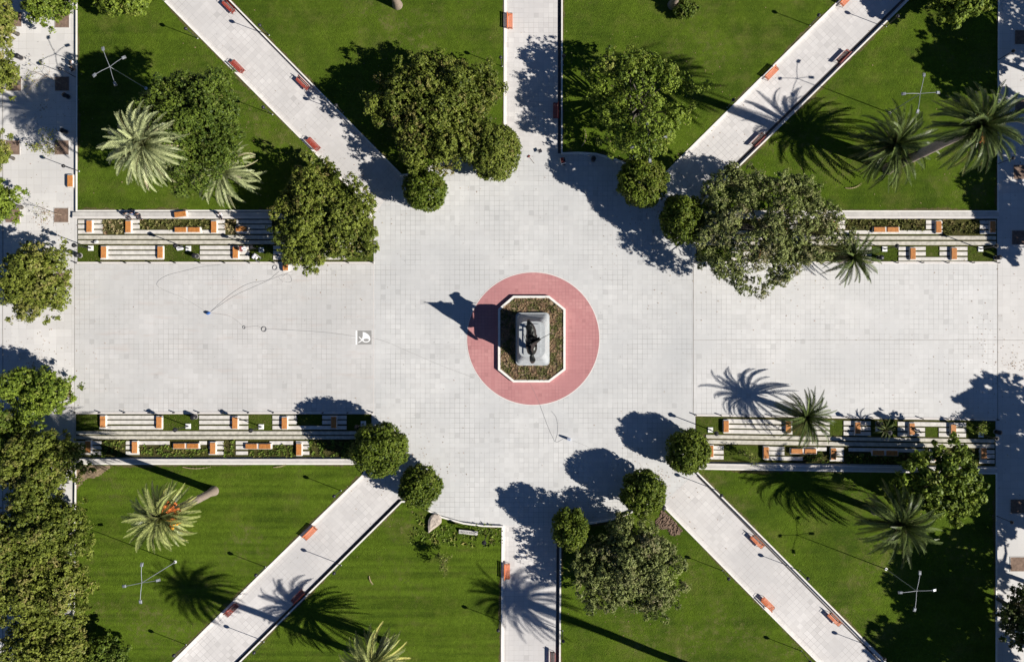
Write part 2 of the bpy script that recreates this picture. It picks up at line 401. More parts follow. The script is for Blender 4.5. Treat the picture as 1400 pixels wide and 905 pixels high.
# ------------------------------------------------------------------ foliage
def leaf_object(name, pos, nrm, size, tint, m, parent=None, aspect=.62, rng=None, droop=0):
    n = len(pos); nrm = nrm / np.linalg.norm(nrm, axis=1, keepdims=True)
    r = rng.normal(size=(n, 3)); a = np.cross(nrm, r); a /= np.linalg.norm(a, axis=1, keepdims=True) + 1e-9
    bb = np.cross(nrm, a); s = size[:, None]
    V = np.empty((n, 4, 3)); V[:, 0] = pos - a * s; V[:, 1] = pos - bb * s * aspect + nrm * s * .15; V[:, 2] = pos + a * s; V[:, 3] = pos + bb * s * aspect + nrm * s * .15
    return quads(name, V, np.repeat(tint, 4, axis=0), m, parent)
def quads(name, V, tint, m, parent=None):
    n = len(V); me = bpy.data.meshes.new(name)
    me.vertices.add(n * 4); me.vertices.foreach_set('co', V.reshape(-1).astype(np.float32))
    me.loops.add(n * 4); me.loops.foreach_set('vertex_index', np.arange(n * 4, dtype=np.int32))
    me.polygons.add(n); me.polygons.foreach_set('loop_start', np.arange(0, n * 4, 4, dtype=np.int32))
    try: me.polygons.foreach_set('loop_total', np.full(n, 4, dtype=np.int32))
    except Exception: pass
    me.update(calc_edges=True)
    at = me.color_attributes.new('tint', 'FLOAT_COLOR', 'POINT')
    t = np.zeros((n * 4, 4), dtype=np.float32); t[:, :2] = tint; t[:, 3] = 1
    at.data.foreach_set('color', t.reshape(-1))
    me.materials.append(m)
    o = bpy.data.objects.new(name, me); C.objects.link(o)
    if parent: o.parent = parent
    return o
def unit(rng, n):
    d = rng.normal(size=(n, 3)); return d / np.linalg.norm(d, axis=1, keepdims=True)
def crown(rng, clumps, dens, leaf, per, spread, odd, m, parent, name='crown', lowcut=-.55, core=0):
    """leafy twigs spread over and through a heap of clumps"""
    cc = np.array([c[:3] for c in clumps]); cr = np.array([c[3] for c in clumps])
    P = []; Nn = []; Tn = []
    ct = rng.uniform(0, 1, len(clumps)); co = (rng.uniform(0, 1, len(clumps)) < odd) * rng.uniform(.3, .9, len(clumps))
    for i in range(len(clumps)):
        n = max(6, int(4 * math.pi * cr[i] ** 2 * dens)); d = unit(rng, n)
        d = d[d[:, 2] > lowcut]; n = len(d)
        p = cc[i] + d * (cr[i] * rng.uniform(.72, 1.08, n))[:, None]
        dist = np.linalg.norm(p[:, None, :] - cc[None], axis=2) / cr[None]; dist[:, i] = 9
        keep = dist.min(axis=1) > .78
        p = p[keep]; d = d[keep]; P.append(p); Nn.append(d)
        t = np.clip(ct[i] * .45 + rng.uniform(0, .55, len(p)), 0, 1)
        Tn.append(np.stack([t, np.clip(co[i] * rng.uniform(.3, 1.2, len(p)) + (rng.uniform(0, 1, len(p)) < .06) * .5, 0, 1)], 1))
    n_out = sum(len(p) for p in P)
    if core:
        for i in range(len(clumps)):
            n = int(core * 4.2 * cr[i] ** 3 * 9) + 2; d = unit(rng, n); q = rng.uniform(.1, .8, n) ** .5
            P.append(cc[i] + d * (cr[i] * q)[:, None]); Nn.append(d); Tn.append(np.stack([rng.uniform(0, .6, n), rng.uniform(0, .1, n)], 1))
    P = np.concatenate(P); Nn = np.concatenate(Nn); Tn = np.concatenate(Tn)
    n = len(P); off = unit(rng, n * per).reshape(n, per, 3) * (spread * rng.uniform(.2, 1, (n, per))[:, :, None])
    pos = (P[:, None] + off + Nn[:, None] * spread * .5).reshape(-1, 3)
    nr = (Nn[:, None] * .55 + off / spread * .6 + rng.normal(size=(n, per, 3)) * .35 + np.array([0, 0, .25])).reshape(-1, 3)
    tt = np.repeat(Tn, per, axis=0); tt[:, 0] = np.clip(tt[:, 0] + rng.normal(size=len(tt)) * .16, 0, 1)
    sz = leaf * rng.uniform(.7, 1.25, len(pos)); sz[n_out * per:] *= 1.5
    return leaf_object(name, pos, nr, sz, tt, m, parent, rng=rng)
def branches(mb, rng, base, targets, r0, m, fork=.45):
    base = Vector(base)
    for t in targets:
        t = Vector(t); mid = base.lerp(t, fork); mid.z = base.z + (t.z - base.z) * .35
        j = Vector(rng.normal(size=3) * .25)
        mb.tube([base, mid + j, t], [r0, r0 * .6, r0 * .15], m, 6)
def tree(px, py, k, rx, ry, rz, style, label, seed, nclump=30, cr=.28, leaf=.12, dens=5.2, per=10, spread=.27, odd=.2, kind='broad', fill=True, core=.35, name='broadleaf_tree', group=None, extra=()):
    rng = np.random.default_rng(seed)
    gx, gy = G(px, py, k); f = 1 - k; zc = k * CAMH
    rx, ry, rz = rx / S * f, ry / S * f, rz
    root = thing(name, label, 'tree', W(gx, gy, 0), 0, group)
    z0 = 0
    cl = []
    if kind == 'ball':
        rm = (rx + ry) / 2
        for i in range(nclump):
            d = unit(rng, 1)[0]; rr = rng.uniform(.10, .30)
            cl.append((d[0] * rx * (1.0 - rr), d[1] * ry * (1.0 - rr), zc + d[2] * rz * (1.0 - rr), rm * rr))
        cl.append((0, 0, zc, rm * .84))
    else:
        Rm = (rx + ry) / 2
        for i in range(nclump):
            a = rng.uniform(0, 2 * math.pi); u = math.sqrt(rng.uniform(0, 1)); q = rng.uniform(cr * .6, cr * 1.35)
            u = u * (1.02 - q); h = math.sqrt(max(0, 1 - u * u)) * rng.uniform(.45, 1.0) - .15
            wob = 1 + .13 * math.sin(3 * a + seed) + .08 * math.sin(5 * a + seed * 2)
            cl.append((math.cos(a) * u * rx * wob, math.sin(a) * u * ry * wob, zc + rz * (h - .35), Rm * q))
        for i in range(int(nclump * .9)):
            a = rng.uniform(0, 2 * math.pi); u = rng.uniform(.80, 1.06) * (1 + .12 * math.sin(3 * a + seed) + .08 * math.sin(5 * a + seed * 2))
            cl.append((math.cos(a) * u * rx, math.sin(a) * u * ry, zc + rz * rng.uniform(-.45, .25), Rm * rng.uniform(.04, .085)))
        if fill:
            for i in range(9):
                a = i * 2.4; u = .50 * math.sqrt((i + .5) / 9)
                cl.append((math.cos(a) * u * rx, math.sin(a) * u * ry, zc - rz * .22, Rm * .38))
    for ex, ey, ez, er in extra:
        p = W(*G(ex, ey, ez / CAMH)) - W(gx, gy); cl.append((p.x, p.y, ez, er))
    tb = MB()
    tr = max(.12, min(.34, .034 * (rx + ry)))
    top = zc - rz * .55 if kind != 'ball' else zc
    top = max(top, .9)
    tb.tube([(0, 0, -.05), (.02, 0, .25), (tr * .3, 0, top * .6), (0, 0, top)], [tr * 1.5, tr, tr * .85, tr * .7], M['bark'], 9)
    if kind != 'ball':
        order = sorted(cl, key=lambda c: -c[3])[:26]
        branches(tb, rng, (0, 0, top * .92), [(c[0], c[1], c[2]) for c in order], tr * .55, M['bark'])
    tb.obj('trunk', root)
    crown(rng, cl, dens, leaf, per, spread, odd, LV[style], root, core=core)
    return root

def palm(px, py, k, r, style, label, seed, nf=85, fruit=None, trunk_r=.42, kmin=0, name='palm_tree', group=None, elev=(-28, 82), fw=.235):
    rng = np.random.default_rng(seed); gx, gy = G(px, py, k); h = k * CAMH; r = r / S * (1 - k)
    root = thing(name, label, 'palm tree', W(gx, gy, 0), 0, group)
    b = MB(); zs = np.linspace(0, h, 16)
    b.tube([(0.06 * math.sin(z * .7), .05 * math.cos(z * .5), z) for z in zs],
           [trunk_r * (1.55 if i == 0 else 1.22 if i == 1 else 1 + .05 * (i % 2)) * (1.28 if i >= 14 else 1) for i in range(16)], M['palmbark'], 14)
    b.obj('trunk', root)
    V = []; T = []; rb = MB()
    for i in range(nf):
        q = (i + .5) / nf
        el = R(elev[0] + (elev[1] - elev[0]) * q ** 1.15 + rng.normal() * 5); az = i * 2.39996 + rng.normal() * .14
        L = r * rng.uniform(.92, 1.14) * (1.08 - .12 * q)
        if el < 0: L *= .98
        ns = 14; p = Vector((0, 0, h + .15)); d = Vector((math.cos(az) * math.cos(el), math.sin(az) * math.cos(el), math.sin(el)))
        side0 = Vector((-math.sin(az), math.cos(az), 0)); twist = rng.normal() * .5
        pts = [p.copy()]; bend = rng.uniform(.035, .075) + .03 * q; drift = rng.normal() * .012
        for s_ in range(ns):
            p = p + d * (L * 1.08 / ns); pts.append(p.copy())
            d = (d + Vector((0, 0, -bend * (1 + s_ * .10))) + side0 * drift * s_ * .5).normalized()
        tint = np.clip(rng.uniform(0, 1), 0, 1); od = 0
        if q < .3: od = rng.uniform(.2, 1.0) if rng.uniform() < .55 else 0
        rb.tube([pts[0], pts[4], pts[9], pts[-1]], [.045, .03, .02, .008], LVR, 4)
        for s_ in range(1, ns * 2 + 1):
            t = s_ / (ns * 2); ii = min(int(t * ns), ns - 1); fr = t * ns - ii
            a = pts[ii].lerp(pts[ii + 1], fr); tan = (pts[ii + 1] - pts[ii]).normalized()
            sd = tan.cross(Vector((0, 0, 1)));
            if sd.length < .05: sd = side0.copy()
            sd.normalize(); upv = sd.cross(tan).normalized()
            sd = (sd * math.cos(twist) + upv * math.sin(twist)).normalized(); upv = sd.cross(tan).normalized()
            ll = fw * 1.9 * (math.sin(math.pi * min(1, t * .88 + .10)) ** .55) * rng.uniform(.85, 1.12) * r / 4.3
            for sg in (-1, 1):
                dirv = (sd * sg * .60 + tan * .72 + upv * .52 + Vector((0, 0, -.12))).normalized()
                e_ = a + dirv * ll; wv = tan * .075 * r / 4.3
                V.append([a - wv, a + wv, e_ + wv * .45, e_ - wv * .45]); T.append((np.clip(tint * .6 + rng.uniform(0, .4), 0, 1), od * rng.uniform(.5, 1)))
    V = np.array([[list(v) for v in f] for f in V]); T = np.repeat(np.array(T), 4, axis=0)
    cr = quads('crown', V, T, LV[style], root); rb.obj('frond_stems', cr)
    if fruit:
        for a, rr, mk in fruit:
            fb = MB()
            for j in range(20):
                aa = R(a) + rng.normal() * .22; rd = rr * rng.uniform(.55, 1.15)
                fb.ball((math.cos(aa) * rd, math.sin(aa) * rd, h + .75 + rng.normal() * .2 - rd * .15), rng.uniform(.10, .19), M[mk], 6, 4)
            for j in range(4):
                fb.tube([(0, 0, h + .2), (math.cos(R(a)) * rr * .5, math.sin(R(a)) * rr * .5, h + .9), (math.cos(R(a) + j * .08) * rr, math.sin(R(a) + j * .08) * rr, h + .7)], .03, M[mk], 4)
            fb.obj('fruit_cluster', root)
    return root
LVR = simple('frond stem', (.16, .15, .06), .6, var=.2)

# ------- broadleaf trees (measured position, height ratio, radii)
tree(250, 174, .120, 80, 80, 3.8, 'dark', 'large dense dark green tree behind the silvery palm on the north west lawn', 11, 80, .17, odd=.05, dens=5.5, leaf=.11, core=.5)
tree(597, 148, .052, 82, 80, 4.8, 'olive', 'largest olive coloured tree on the lawn left of the north path', 12, 110, .135, odd=.25, leaf=.115)
tree(876, 138, .062, 72, 76, 4.0, 'bright', 'light green open tree with separate clumps right of the north path', 13, 60, .135, odd=.08, dens=5.0, fill=False, core=.12, extra=[(890, 186, 8.6, 1.0), (902, 196, 8.3, .9), (878, 194, 8.5, .95), (892, 204, 8.2, .8), (866, 200, 8.3, .7), (912, 186, 8.3, .8), (888, 168, 8.4, 1.2), (905, 172, 8.0, 1.0)])
tree(1046, 310, .066, 98, 78, 3.5, 'grey', 'wide sparse grey green tree with bare limbs over the north east terrace', 14, 150, .10, odd=.3, dens=6.0, fill=False, leaf=.11, spread=.27, core=.2)
tree(440, 296, .047, 70, 70, 4.2, 'olive', 'big olive green tree over the east end of the north west terrace', 15, 110, .13, odd=.16)
tree(862, 776, .045, 72, 66, 3.8, 'grey', 'grey green spreading tree on the lawn right of the south path', 16, 100, .12, odd=.3, dens=6, leaf=.11, spread=.26)
tree(1291, 660, .045, 56, 54, 3.2, 'bright', 'fresh green tree with pale leaf clumps beside the south east terrace', 17, 60, .14, dens=3.8, odd=.05, leaf=.17, fill=False, core=.5)
tree(44, 384, .045, 48, 60, 3.6, 'autumn', 'brownish green street tree on the left sidewalk, level with the north west terrace', 18, 30, .22, odd=.35)
tree(46, 540, .045, 50, 40, 3.4, 'bright', 'green street tree on the left sidewalk, level with the south west terrace', 19, 24, .25, odd=.05)
tree(52, 634, .050, 56, 52, 4.0, 'olive', 'uppermost crown of the dense street tree row at lower left', 20, 60, .17)
tree(58, 724, .052, 62, 58, 4.0, 'olive', 'dark olive street tree at lower left, level with the orange fruited palm', 21, 60, .17, odd=.1)
tree(56, 806, .050, 64, 58, 4.0, 'autumn', 'pale yellowish street tree at lower left beside the four arm light mast', 22, 64, .16, odd=.2)
tree(60, 885, .048, 60, 52, 3.8, 'autumn', 'street tree in the bottom left corner of the photo', 23, 60, .17, odd=.1)
tree(2, 605, .045, 36, 60, 3.6, 'dark', 'dark street tree cut by the left edge below the crossing', 24, 22, .24)
tree(-4, 770, .05, 38, 90, 3.8, 'olive', 'long crowned street tree cut by the left edge lower down', 25, 26, .24)
tree(142, 902, .03, 36, 34, 2.2, 'dark', 'shaded dark tree at the bottom edge beside the corner street tree', 26, 20, .26, odd=.02)
tree(63, -8, .045, 38, 42, 3.2, 'bright', 'round crowned street tree at the top of the left sidewalk', 27, 22, .24, odd=.05)
tree(-10, 28, .045, 28, 40, 3.0, 'autumn', 'yellowish street tree in the top left corner', 28, 16, .26, odd=.4)
tree(-8, 98, .045, 30, 34, 3.0, 'autumn', 'yellow green street tree at left edge by the bare sapling', 29, 16, .26, odd=.3)
tree(-16, 206, .045, 28, 28, 3.0, 'autumn', 'small yellowing street tree at left edge by the leafy sapling', 30, 14, .26, odd=.5)
tree(-4, 276, .045, 26, 34, 3.0, 'bright', 'green street tree at left edge above the brownish green one', 31, 16, .26, odd=.05)
tree(168, -10, .03, 48, 28, 2.2, 'bright', 'bright green low tree at the top edge of the north west lawn', 32, 22, .24, odd=.02)
tree(1318, -8, .05, 46, 38, 3.0, 'bright', 'fresh green tree at the top edge of the north east lawn', 33, 24, .2, odd=.05, leaf=.17)
tree(940, 13, .014, 15, 13, .9, 'dark', 'low green bush at the foot of the palm trunk at the top edge', 34, 10, .34, name='bush', leaf=.11)
tree(1408, 845, .07, 40, 48, 3.2, 'shade', 'shaded street tree leaning in at the lower right edge', 35, 24, .22, odd=.2)
for i, (sx, sy, k, r) in enumerate([(1312, 62, .10, 44), (1330, 108, .075, 26), (1376, 40, .10, 46), (1385, 205, .10, 42), (1370, 265, .10, 44), (1382, 318, .085, 30), (1368, 562, .10, 44), (1388, 165, .10, 34), (1392, 300, .10, 40), (1392, 670, .10, 46), (1320, 25, .10, 36), (1300, 95, .10, 30), (1386, 628, .10, 48),
        (1345, 700, .10, 44), (1330, 768, .10, 52), (1262, 815, .10, 44), (1315, 850, .10, 50), (1232, 890, .10, 44), (1275, 905, .10, 48), (1345, 905, .10, 46)]):
    bx, by = sx + 1580 * k * .934, sy + 1580 * k * .357      # root so that its shade falls where the photo shows it
    if bx < 1380: bx = 1380
    px, py = NX + (bx - NX) / (1 - k), NY + (by - NY) / (1 - k)
    tree(px, py, k, r * 1.22, r * 1.22, 3.4, 'shade', 'street tree beyond the right edge, seen only by its shade', 60 + i, 22, .24, dens=3.0, per=8, leaf=.20, core=.12, fill=False, group='street trees beyond the right edge')
# ------- clipped round trees
BALLS = [(675, 207, .040, 37, 42, 3.3, 'olive', 'round tree beside the south side of the largest olive tree'),
 (582, 259, .030, 31, 31, 2.7, 'box', 'small round clipped tree at the mouth of the north west path'),
 (879, 250, .044, 37, 34, 3.4, 'box', 'clipped oval tree at the plaza corner nearest the light green open tree'),
 (933, 300, .044, 30, 37, 3.3, 'box', 'clipped oval tree between the north east path and its terrace'),
 (940, 617, .027, 31.5, 31, 2.7, 'box', 'dark round clipped tree at the west end of the south east terrace'),
 (879, 673, .032, 32, 32, 2.8, 'box', 'round clipped tree at the plaza end of the south east path'),
 (779, 722, .036, 25, 31, 2.7, 'box', 'smallest clipped tree at the plaza end of the south path'),
 (575, 666, .030, 30, 31, 2.6, 'box', 'round clipped tree at the plaza end of the south west path'),
 (519, 615, .043, 39, 38, 3.4, 'box', 'large round clipped tree at the east end of the south west terrace')]
for i, (px, py, k, rx, ry, rz, st, lb) in enumerate(BALLS):
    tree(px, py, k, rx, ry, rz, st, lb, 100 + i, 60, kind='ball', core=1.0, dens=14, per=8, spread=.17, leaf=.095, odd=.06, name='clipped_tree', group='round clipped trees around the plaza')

# ------- palms
palm(199, 200, .140, 54, 'palmpale', 'silvery pale palm beside the dense dark tree', 201, 130, elev=(-22, 85))
palm(306, 236, .045, 47, 'palmpale', 'palm half hidden under the east side of the dense dark tree', 202, 60, elev=(-15, 80))
palm(221, 706, .137, 47, 'palmgold', 'golden palm with orange fruit leaning away from its pale trunk', 203, 95, fruit=[(55, 1.7, 'rust'), (25, 2.0, 'rust'), (-12, 1.9, 'fruit')], elev=(-30, 82))
palm(510, 908, .070, 48, 'palmgold', 'palm cut by the bottom edge of the south lawn', 204, 85)
palm(1221, 200, .060, 56, 'palm', 'dark green palm on the north east lawn, left of the taller one', 205, 90)
palm(1338, 173, .213, 61, 'palm', 'tallest palm with orange fruit at the right sidewalk', 206, 100, fruit=[(120, .9, 'fruit'), (60, 1.0, 'fruit'), (-100, 1.5, 'rust')], trunk_r=.48)
palm(1165, 352, .040, 38, 'palm', 'young dark palm hanging over the north east terrace edge', 207, 64, elev=(-18, 82), trunk_r=.3)
palm(1102, 570, .040, 40, 'palm', 'young palm over the plaza edge of the south east terrace', 208, 66, elev=(-18, 80), trunk_r=.3)
palm(1229, 716, .070, 53, 'palm', 'dark green palm on the south east lawn beside the fresh green tree', 209, 95)
palm(1209, 586, .014, 15, 'palm', 'very small cycad like palm in the south east terrace bed', 210, 26, elev=(5, 75), trunk_r=.12, name='small_palm')
def palm_by_base(bx, by, k, *a, **kw):
    palm(NX + (bx - NX) / (1 - k), NY + (by - NY) / (1 - k), k, *a, **kw)
palm_by_base(556, 916, .195, 48, 'palm', 'tall palm beyond the bottom edge beside the cut off palm', 211, 85, trunk_r=.36)
palm_by_base(1004, 932, .197, 58, 'palm', 'tall palm beyond the bottom edge, its trunk shadow crossing the lawn', 212, 85)
palm_by_base(544, 9, .15, 46, 'palm', 'palm whose pale trunk foot shows at the top edge left of the north path', 213, 80)
palm_by_base(919, 9, .15, 46, 'palm', 'palm whose trunk foot shows at the top edge right of the north path', 214, 80)

# ------- saplings
def sapling(px, py, h, lean, seed, label, leaves=0, m='twig', n=9, r=.045, style='autumn'):
    rng = np.random.default_rng(seed); b = MB(); root = thing('sapling', label, 'sapling', W(px, py, 0))
    tips = []
    def grow(p, d, L, r, dep):
        q = p + d * L; b.tube([p, p.lerp(q, .5) + Vector(rng.normal(size=3) * L * .03), q], [r, r * .8, r * .55], M[m], 5)
        tips.append(q)
        if dep == 0: return
        for _ in range(3 if dep > 1 else 2):
            nd_ = (d + Vector(rng.normal(size=3) * .55) + Vector((0, 0, .1))).normalized(); grow(q if rng.uniform() < .6 else p.lerp(q, .6), nd_, L * rng.uniform(.6, .85), r * .55, dep - 1)
    d0 = Vector((lean[0], lean[1], 1)).normalized(); grow(Vector((0, 0, 0)), d0, h * .45, r, 4)
    b.obj('trunk', root)
    if leaves:
        T = np.array([list(t) for t in tips if t.z > h * .4]); idx = rng.integers(0, len(T), leaves)
        pos = T[idx] + rng.normal(size=(leaves, 3)) * .14; nr = rng.normal(size=(leaves, 3)) + np.array([0, 0, .8])
        leaf_object('crown', pos, nr, rng.uniform(.06, .13, leaves), rng.uniform(0, 1, (leaves, 2)) * np.array([1, .5]), LV[style], root, rng=rng)
    return root
sapling(84, 115, 4.0, (-.45, .30), 301, 'bare sapling in the soil pit below the top left mast', 90)
sapling(86, 202, 3.4, (-.5, .05), 302, 'thinly leaved sapling in the pit above the sidewalk bench', 520)
sapling(84, 294, 3.0, (-.35, .10), 303, 'bare twiggy sapling in the pit beside the north west terrace', 60)
sapling(612, 764, 2.6, (-.1, .1), 304, 'thin green sapling on the south lawn below the flower bed', 620, style='tuftg')
sapling(500, 622, 2.2, (-.6, .1), 305, 'thin green sapling hanging over the south west terrace wall', 420, style='tuftg')
sapling(1017, 622, 1.8, (.2, .1), 306, 'small leafy sapling in the turf of the south east terrace', 320, style='tuftg')
sapling(1334, 584, 1.6, (.1, .2), 307, 'small leafy sapling in the corner turf of the south east terrace', 300, style='bright')

# ------------------------------------------------------------------ terraces
TILT = .0155
def planks(name, rows, groups, z, m, tilt=0, zb=0.0):
    b = MB()
    for (y0, y1), gs in zip(rows, groups):
        for x0, x1 in gs:
            n = max(1, round((x1 - x0) / 34)); st = (x1 - x0) / n
            for i in range(n):
                b.prism(rect(x0 + i * st + (.12 if i else 0), x0 + (i + 1) * st, y0, y1, tilt, 950), zb, z, m)
    return struct(b.obj(name))
def bed(name, x0, x1, y0, y1, z, m, tilt=0): return sheet(name, rect(x0, x1, y0, y1, tilt, 950), z, m)
# north west
bed('bed_north_west', 106, 511, 299.6, 358, .02, M['bed'])
planks('slabs_north_west', [(301, 305.9), (307.6, 313), (314.9, 319.9)],
   [[(107.5, 141), (174, 191), (289, 308), (324, 372), (420, 460)], [(107.5, 141), (174, 191), (289, 308), (324, 372), (420, 460)], [(107.5, 141), (171, 308), (324, 460)]], .12, M['slab'])
planks('long_slabs_north_west', [(322, 327.2), (329, 333.9)], [[(107.5, 508)]] * 2, .12, M['slab_old'])
planks('lower_slabs_north_west', [(336.3, 341.3), (343.3, 348.3), (349.9, 355.2)], [[(138, 224), (274, 341), (374, 412), (440, 474)]] * 3, .12, M['slab'])
# north east
bed('bed_north_east', 952, 1363, 299.6, 357.6, .02, M['bed'])
planks('slabs_north_east', [(301.5, 306.5), (308, 313.5), (315.5, 320.2)],
   [[(960, 985), (1060, 1090), (1140, 1155), (1265.5, 1288), (1339, 1361)]] * 2 + [[(960, 1090), (1140, 1288), (1339, 1361)]], .12, M['slab'])
planks('long_slabs_north_east', [(323, 328), (330.3, 335.3)], [[(953, 1361)]] * 2, .12, M['slab_old'])
planks('lower_slabs_north_east', [(337.8, 342.4), (344.6, 349.7), (352, 356.6)], [[(1000, 1060), (1168, 1191), (1228, 1265), (1284, 1322)]] * 2 + [[(1000, 1060), (1168, 1191), (1228, 1322)]], .12, M['slab'])
# south west
bed('bed_south_west', 104, 508, 566, 625, .02, M['bed'])
planks('upper_slabs_south_west', [(567.9, 572.7), (574.5, 579.6), (581.9, 586.8)], [[(136.6, 223), (273, 339.5), (373, 406), (441, 474)]] * 2 + [[(136.6, 223), (273, 339.5), (373, 474)]], .12, M['slab'])
planks('long_slabs_south_west', [(589.3, 594), (595.7, 600)], [[(104.5, 490)]] * 2, .12, M['slab_old'])
planks('slabs_south_west', [(602.7, 607.5), (609.3, 613.9), (616.7, 621.3)],
   [[(105, 139), (172.7, 232), (273, 283), (286, 306), (323, 339), (369, 401), (405, 423)], [(105, 139), (172.7, 191), (286, 306), (323, 339), (405, 423)], [(105, 139), (172.7, 191), (286, 306), (323, 339), (405, 423)]], .12, M['slab'])
# south east (runs slightly off square)
bed('bed_south_east', 951, 1361, 568.8, 631, .02, M['bed'], TILT)
planks('upper_slabs_south_east', [(572.0, 577.6), (579.6, 584.5), (586.4, 591.6)], [[(989, 1083), (1110, 1134), (1153, 1190), (1227, 1320)], [(989, 1083), (1110, 1134), (1153, 1190), (1227, 1264), (1283, 1320)], [(989, 1083), (1110, 1134), (1153, 1190), (1227, 1264), (1283, 1320)]], .12, M['slab'], TILT)
planks('long_slabs_south_east', [(594, 598.7), (600.8, 606)], [[(965, 1359)]] * 2, .12, M['slab_old'], TILT)
planks('slabs_south_east', [(608.6, 613.4), (614.8, 619.8), (622, 627)], [[(962, 989), (1045, 1072), (1097, 1130), (1134, 1153), (1160, 1264), (1270, 1290), (1338, 1359)], [(962, 989), (1045, 1072), (1134, 1153), (1270, 1290), (1338, 1359)], [(962, 989), (1045, 1097), (1134, 1153), (1270, 1290), (1338, 1359)]], .12, M['slab'], TILT)
# turf squares in the bed
for nm, x0, x1, y0, y1, t in [('turf', 107, 137.5, 335.5, 357.5, 0), ('turf', 225, 273.5, 335.5, 357.5, 0), ('turf', 342, 373.5, 335.5, 357.5, 0), ('turf', 475, 510.5, 335.5, 357.5, 0),
     ('turf', 1192, 1227.5, 337, 357, 0), ('turf', 1265.5, 1283.5, 337, 350.8, 0), ('turf', 1323, 1362, 337, 357, 0), ('turf', 953, 999, 337, 357, 0),
     ('turf', 104.5, 136, 567, 588, 0), ('turf', 223.5, 272.5, 567, 588, 0), ('turf', 340, 372.5, 567, 588, 0), ('turf', 407, 440, 567, 580.5, 0), ('turf', 475, 507, 567, 588, 0),
     ('turf', 952, 988, 569.6, 593, TILT), ('turf', 1135, 1152, 571, 592, TILT), ('turf', 1191, 1226, 571, 592, TILT), ('turf', 1265, 1282, 579, 592, TILT), ('turf', 1321, 1360, 571, 592, TILT),
     ('turf', 990, 1044, 608, 629, TILT)]:
    bed(nm, x0, x1, y0, y1, .03, M['bedgrass'], t)
# plaza side edging strips
for nm, x0, x1, y0, y1, t in [('edging_north_west', 105, 511.5, 358.2, 360.6, 0), ('edging_north_east', 950, 1364, 357.8, 360.4, 0), ('edging_south_west', 103, 510, 563, 565.8, 0), ('edging_south_east', 950, 1362, 566, 568.6, TILT)]:
    b = MB(); b.prism(rect(x0, x1, y0, y1, t, 950), -.02, .06, M['rim']); struct(b.obj(nm))
for nm, lb, x0, x1, y0, y1, t in [('terrace_wall', 'low concrete wall between the north west lawn and its terrace', 101.7, 507, 290.9, 299.3, 0),
     ('terrace_wall', 'low concrete wall between the north east lawn and its terrace', 954, 1363, 290.9, 299.4, 0),
     ('terrace_wall', 'low concrete wall between the south west lawn and its terrace', 104, 500, 626.6, 632.2, 0),
     ('terrace_wall', 'low concrete wall between the south east lawn and its terrace', 955, 1361, 632.6, 638.6, TILT)]:
    r_ = thing(nm, lb, 'wall', (0, 0, 0), 0, 'low walls behind the terraces')
    b = MB(); n = 12; st = (x1 - x0) / n
    for i in range(n): b.prism(rect(x0 + i * st + (.08 if i else 0), x0 + (i + 1) * st, y0, y1, t, 950), -.02, .36, M['cap'])
    b.obj('wall', r_)
    ys = (y1 - 2.6, y1) if y0 < 400 else (y0, y0 + 1.6)
    b = MB(); b.prism(rect(x0, x1, ys[0], ys[1], t, 950), .362, .40, M['rim']); b.obj('coping', r_)

# ornamental grasses and low plants
def tufts(name, rects, dens, hgt, style, label, cat='plants', seed=1, tilt=0, wide=.05, kind='stuff', clump=.22):
    rng = np.random.default_rng(seed); V = []; T = []
    for x0, x1, y0, y1 in rects:
        n = int((x1 - x0) * (y1 - y0) / S / S * dens)
        for _ in range(n):
            x = rng.uniform(x0, x1); y = rng.uniform(y0, y1); c = W(x, y + tilt * (x - 950), .03); tc = rng.uniform(0, 1); oc = rng.uniform(0, 1) if rng.uniform() < .3 else 0
            hh = hgt * rng.uniform(.5, 1.2)
            for j in range(12):
                a = rng.uniform(0, 2 * math.pi); sp = rng.uniform(.2, 1) * hh * .8
                b0 = c + Vector((math.cos(a), math.sin(a), 0)) * rng.uniform(0, clump * .4)
                tip = b0 + Vector((math.cos(a) * sp, math.sin(a) * sp, hh * rng.uniform(.4, 1)))
                w = Vector((-math.sin(a), math.cos(a), 0)) * wide; mid = b0.lerp(tip, .55) + Vector((0, 0, hh * .15))
                V.append([b0 - w * .5, b0 + w * .5, mid + w, mid - w]); V.append([mid - w, mid + w, tip + w * .2, tip - w * .2])
                tt = (min(1, max(0, tc * .6 + rng.uniform(0, .4))), oc * rng.uniform(.5, 1)); T += [tt, tt]
    V = np.array([[list(v) for v in f] for f in V]); T = np.repeat(np.array(T), 4, axis=0)
    o = quads(name, V, T, LV[style])
    if kind: o['kind'] = kind
    return tag(o, label, cat)
tufts('ornamental_grass', [(142, 170, 301, 320), (309, 323, 301, 320)], 9, .32, 'tuftd', 'dry tan ornamental grass in the north west terrace bed', seed=1)
tufts('ornamental_grass', [(192, 288, 301, 314), (373, 419, 301, 314)], 9, .34, 'tuft', 'olive ornamental grass behind the double bench of the north west terrace', seed=2)
tufts('ornamental_grass', [(1156, 1264, 301, 314.5), (1091, 1139, 301, 314.5), (986, 1059, 301, 314.5), (1289, 1338, 301, 320)], 9, .34, 'tuft', 'olive ornamental grass in the north east terrace bed', seed=3)
tufts('ornamental_grass', [(140, 172, 602, 624), (192, 285, 608.5, 624), (307, 322, 602, 624), (340, 404, 614.5, 624), (375, 404, 608.5, 616)], 8, .32, 'tuftg', 'green bed plants in the south west terrace', seed=4)
tufts('ornamental_grass', [(424, 485, 602, 624)], 6, .4, 'tuftg', 'leafy green plants beside the easternmost bench of the south west terrace', seed=5)
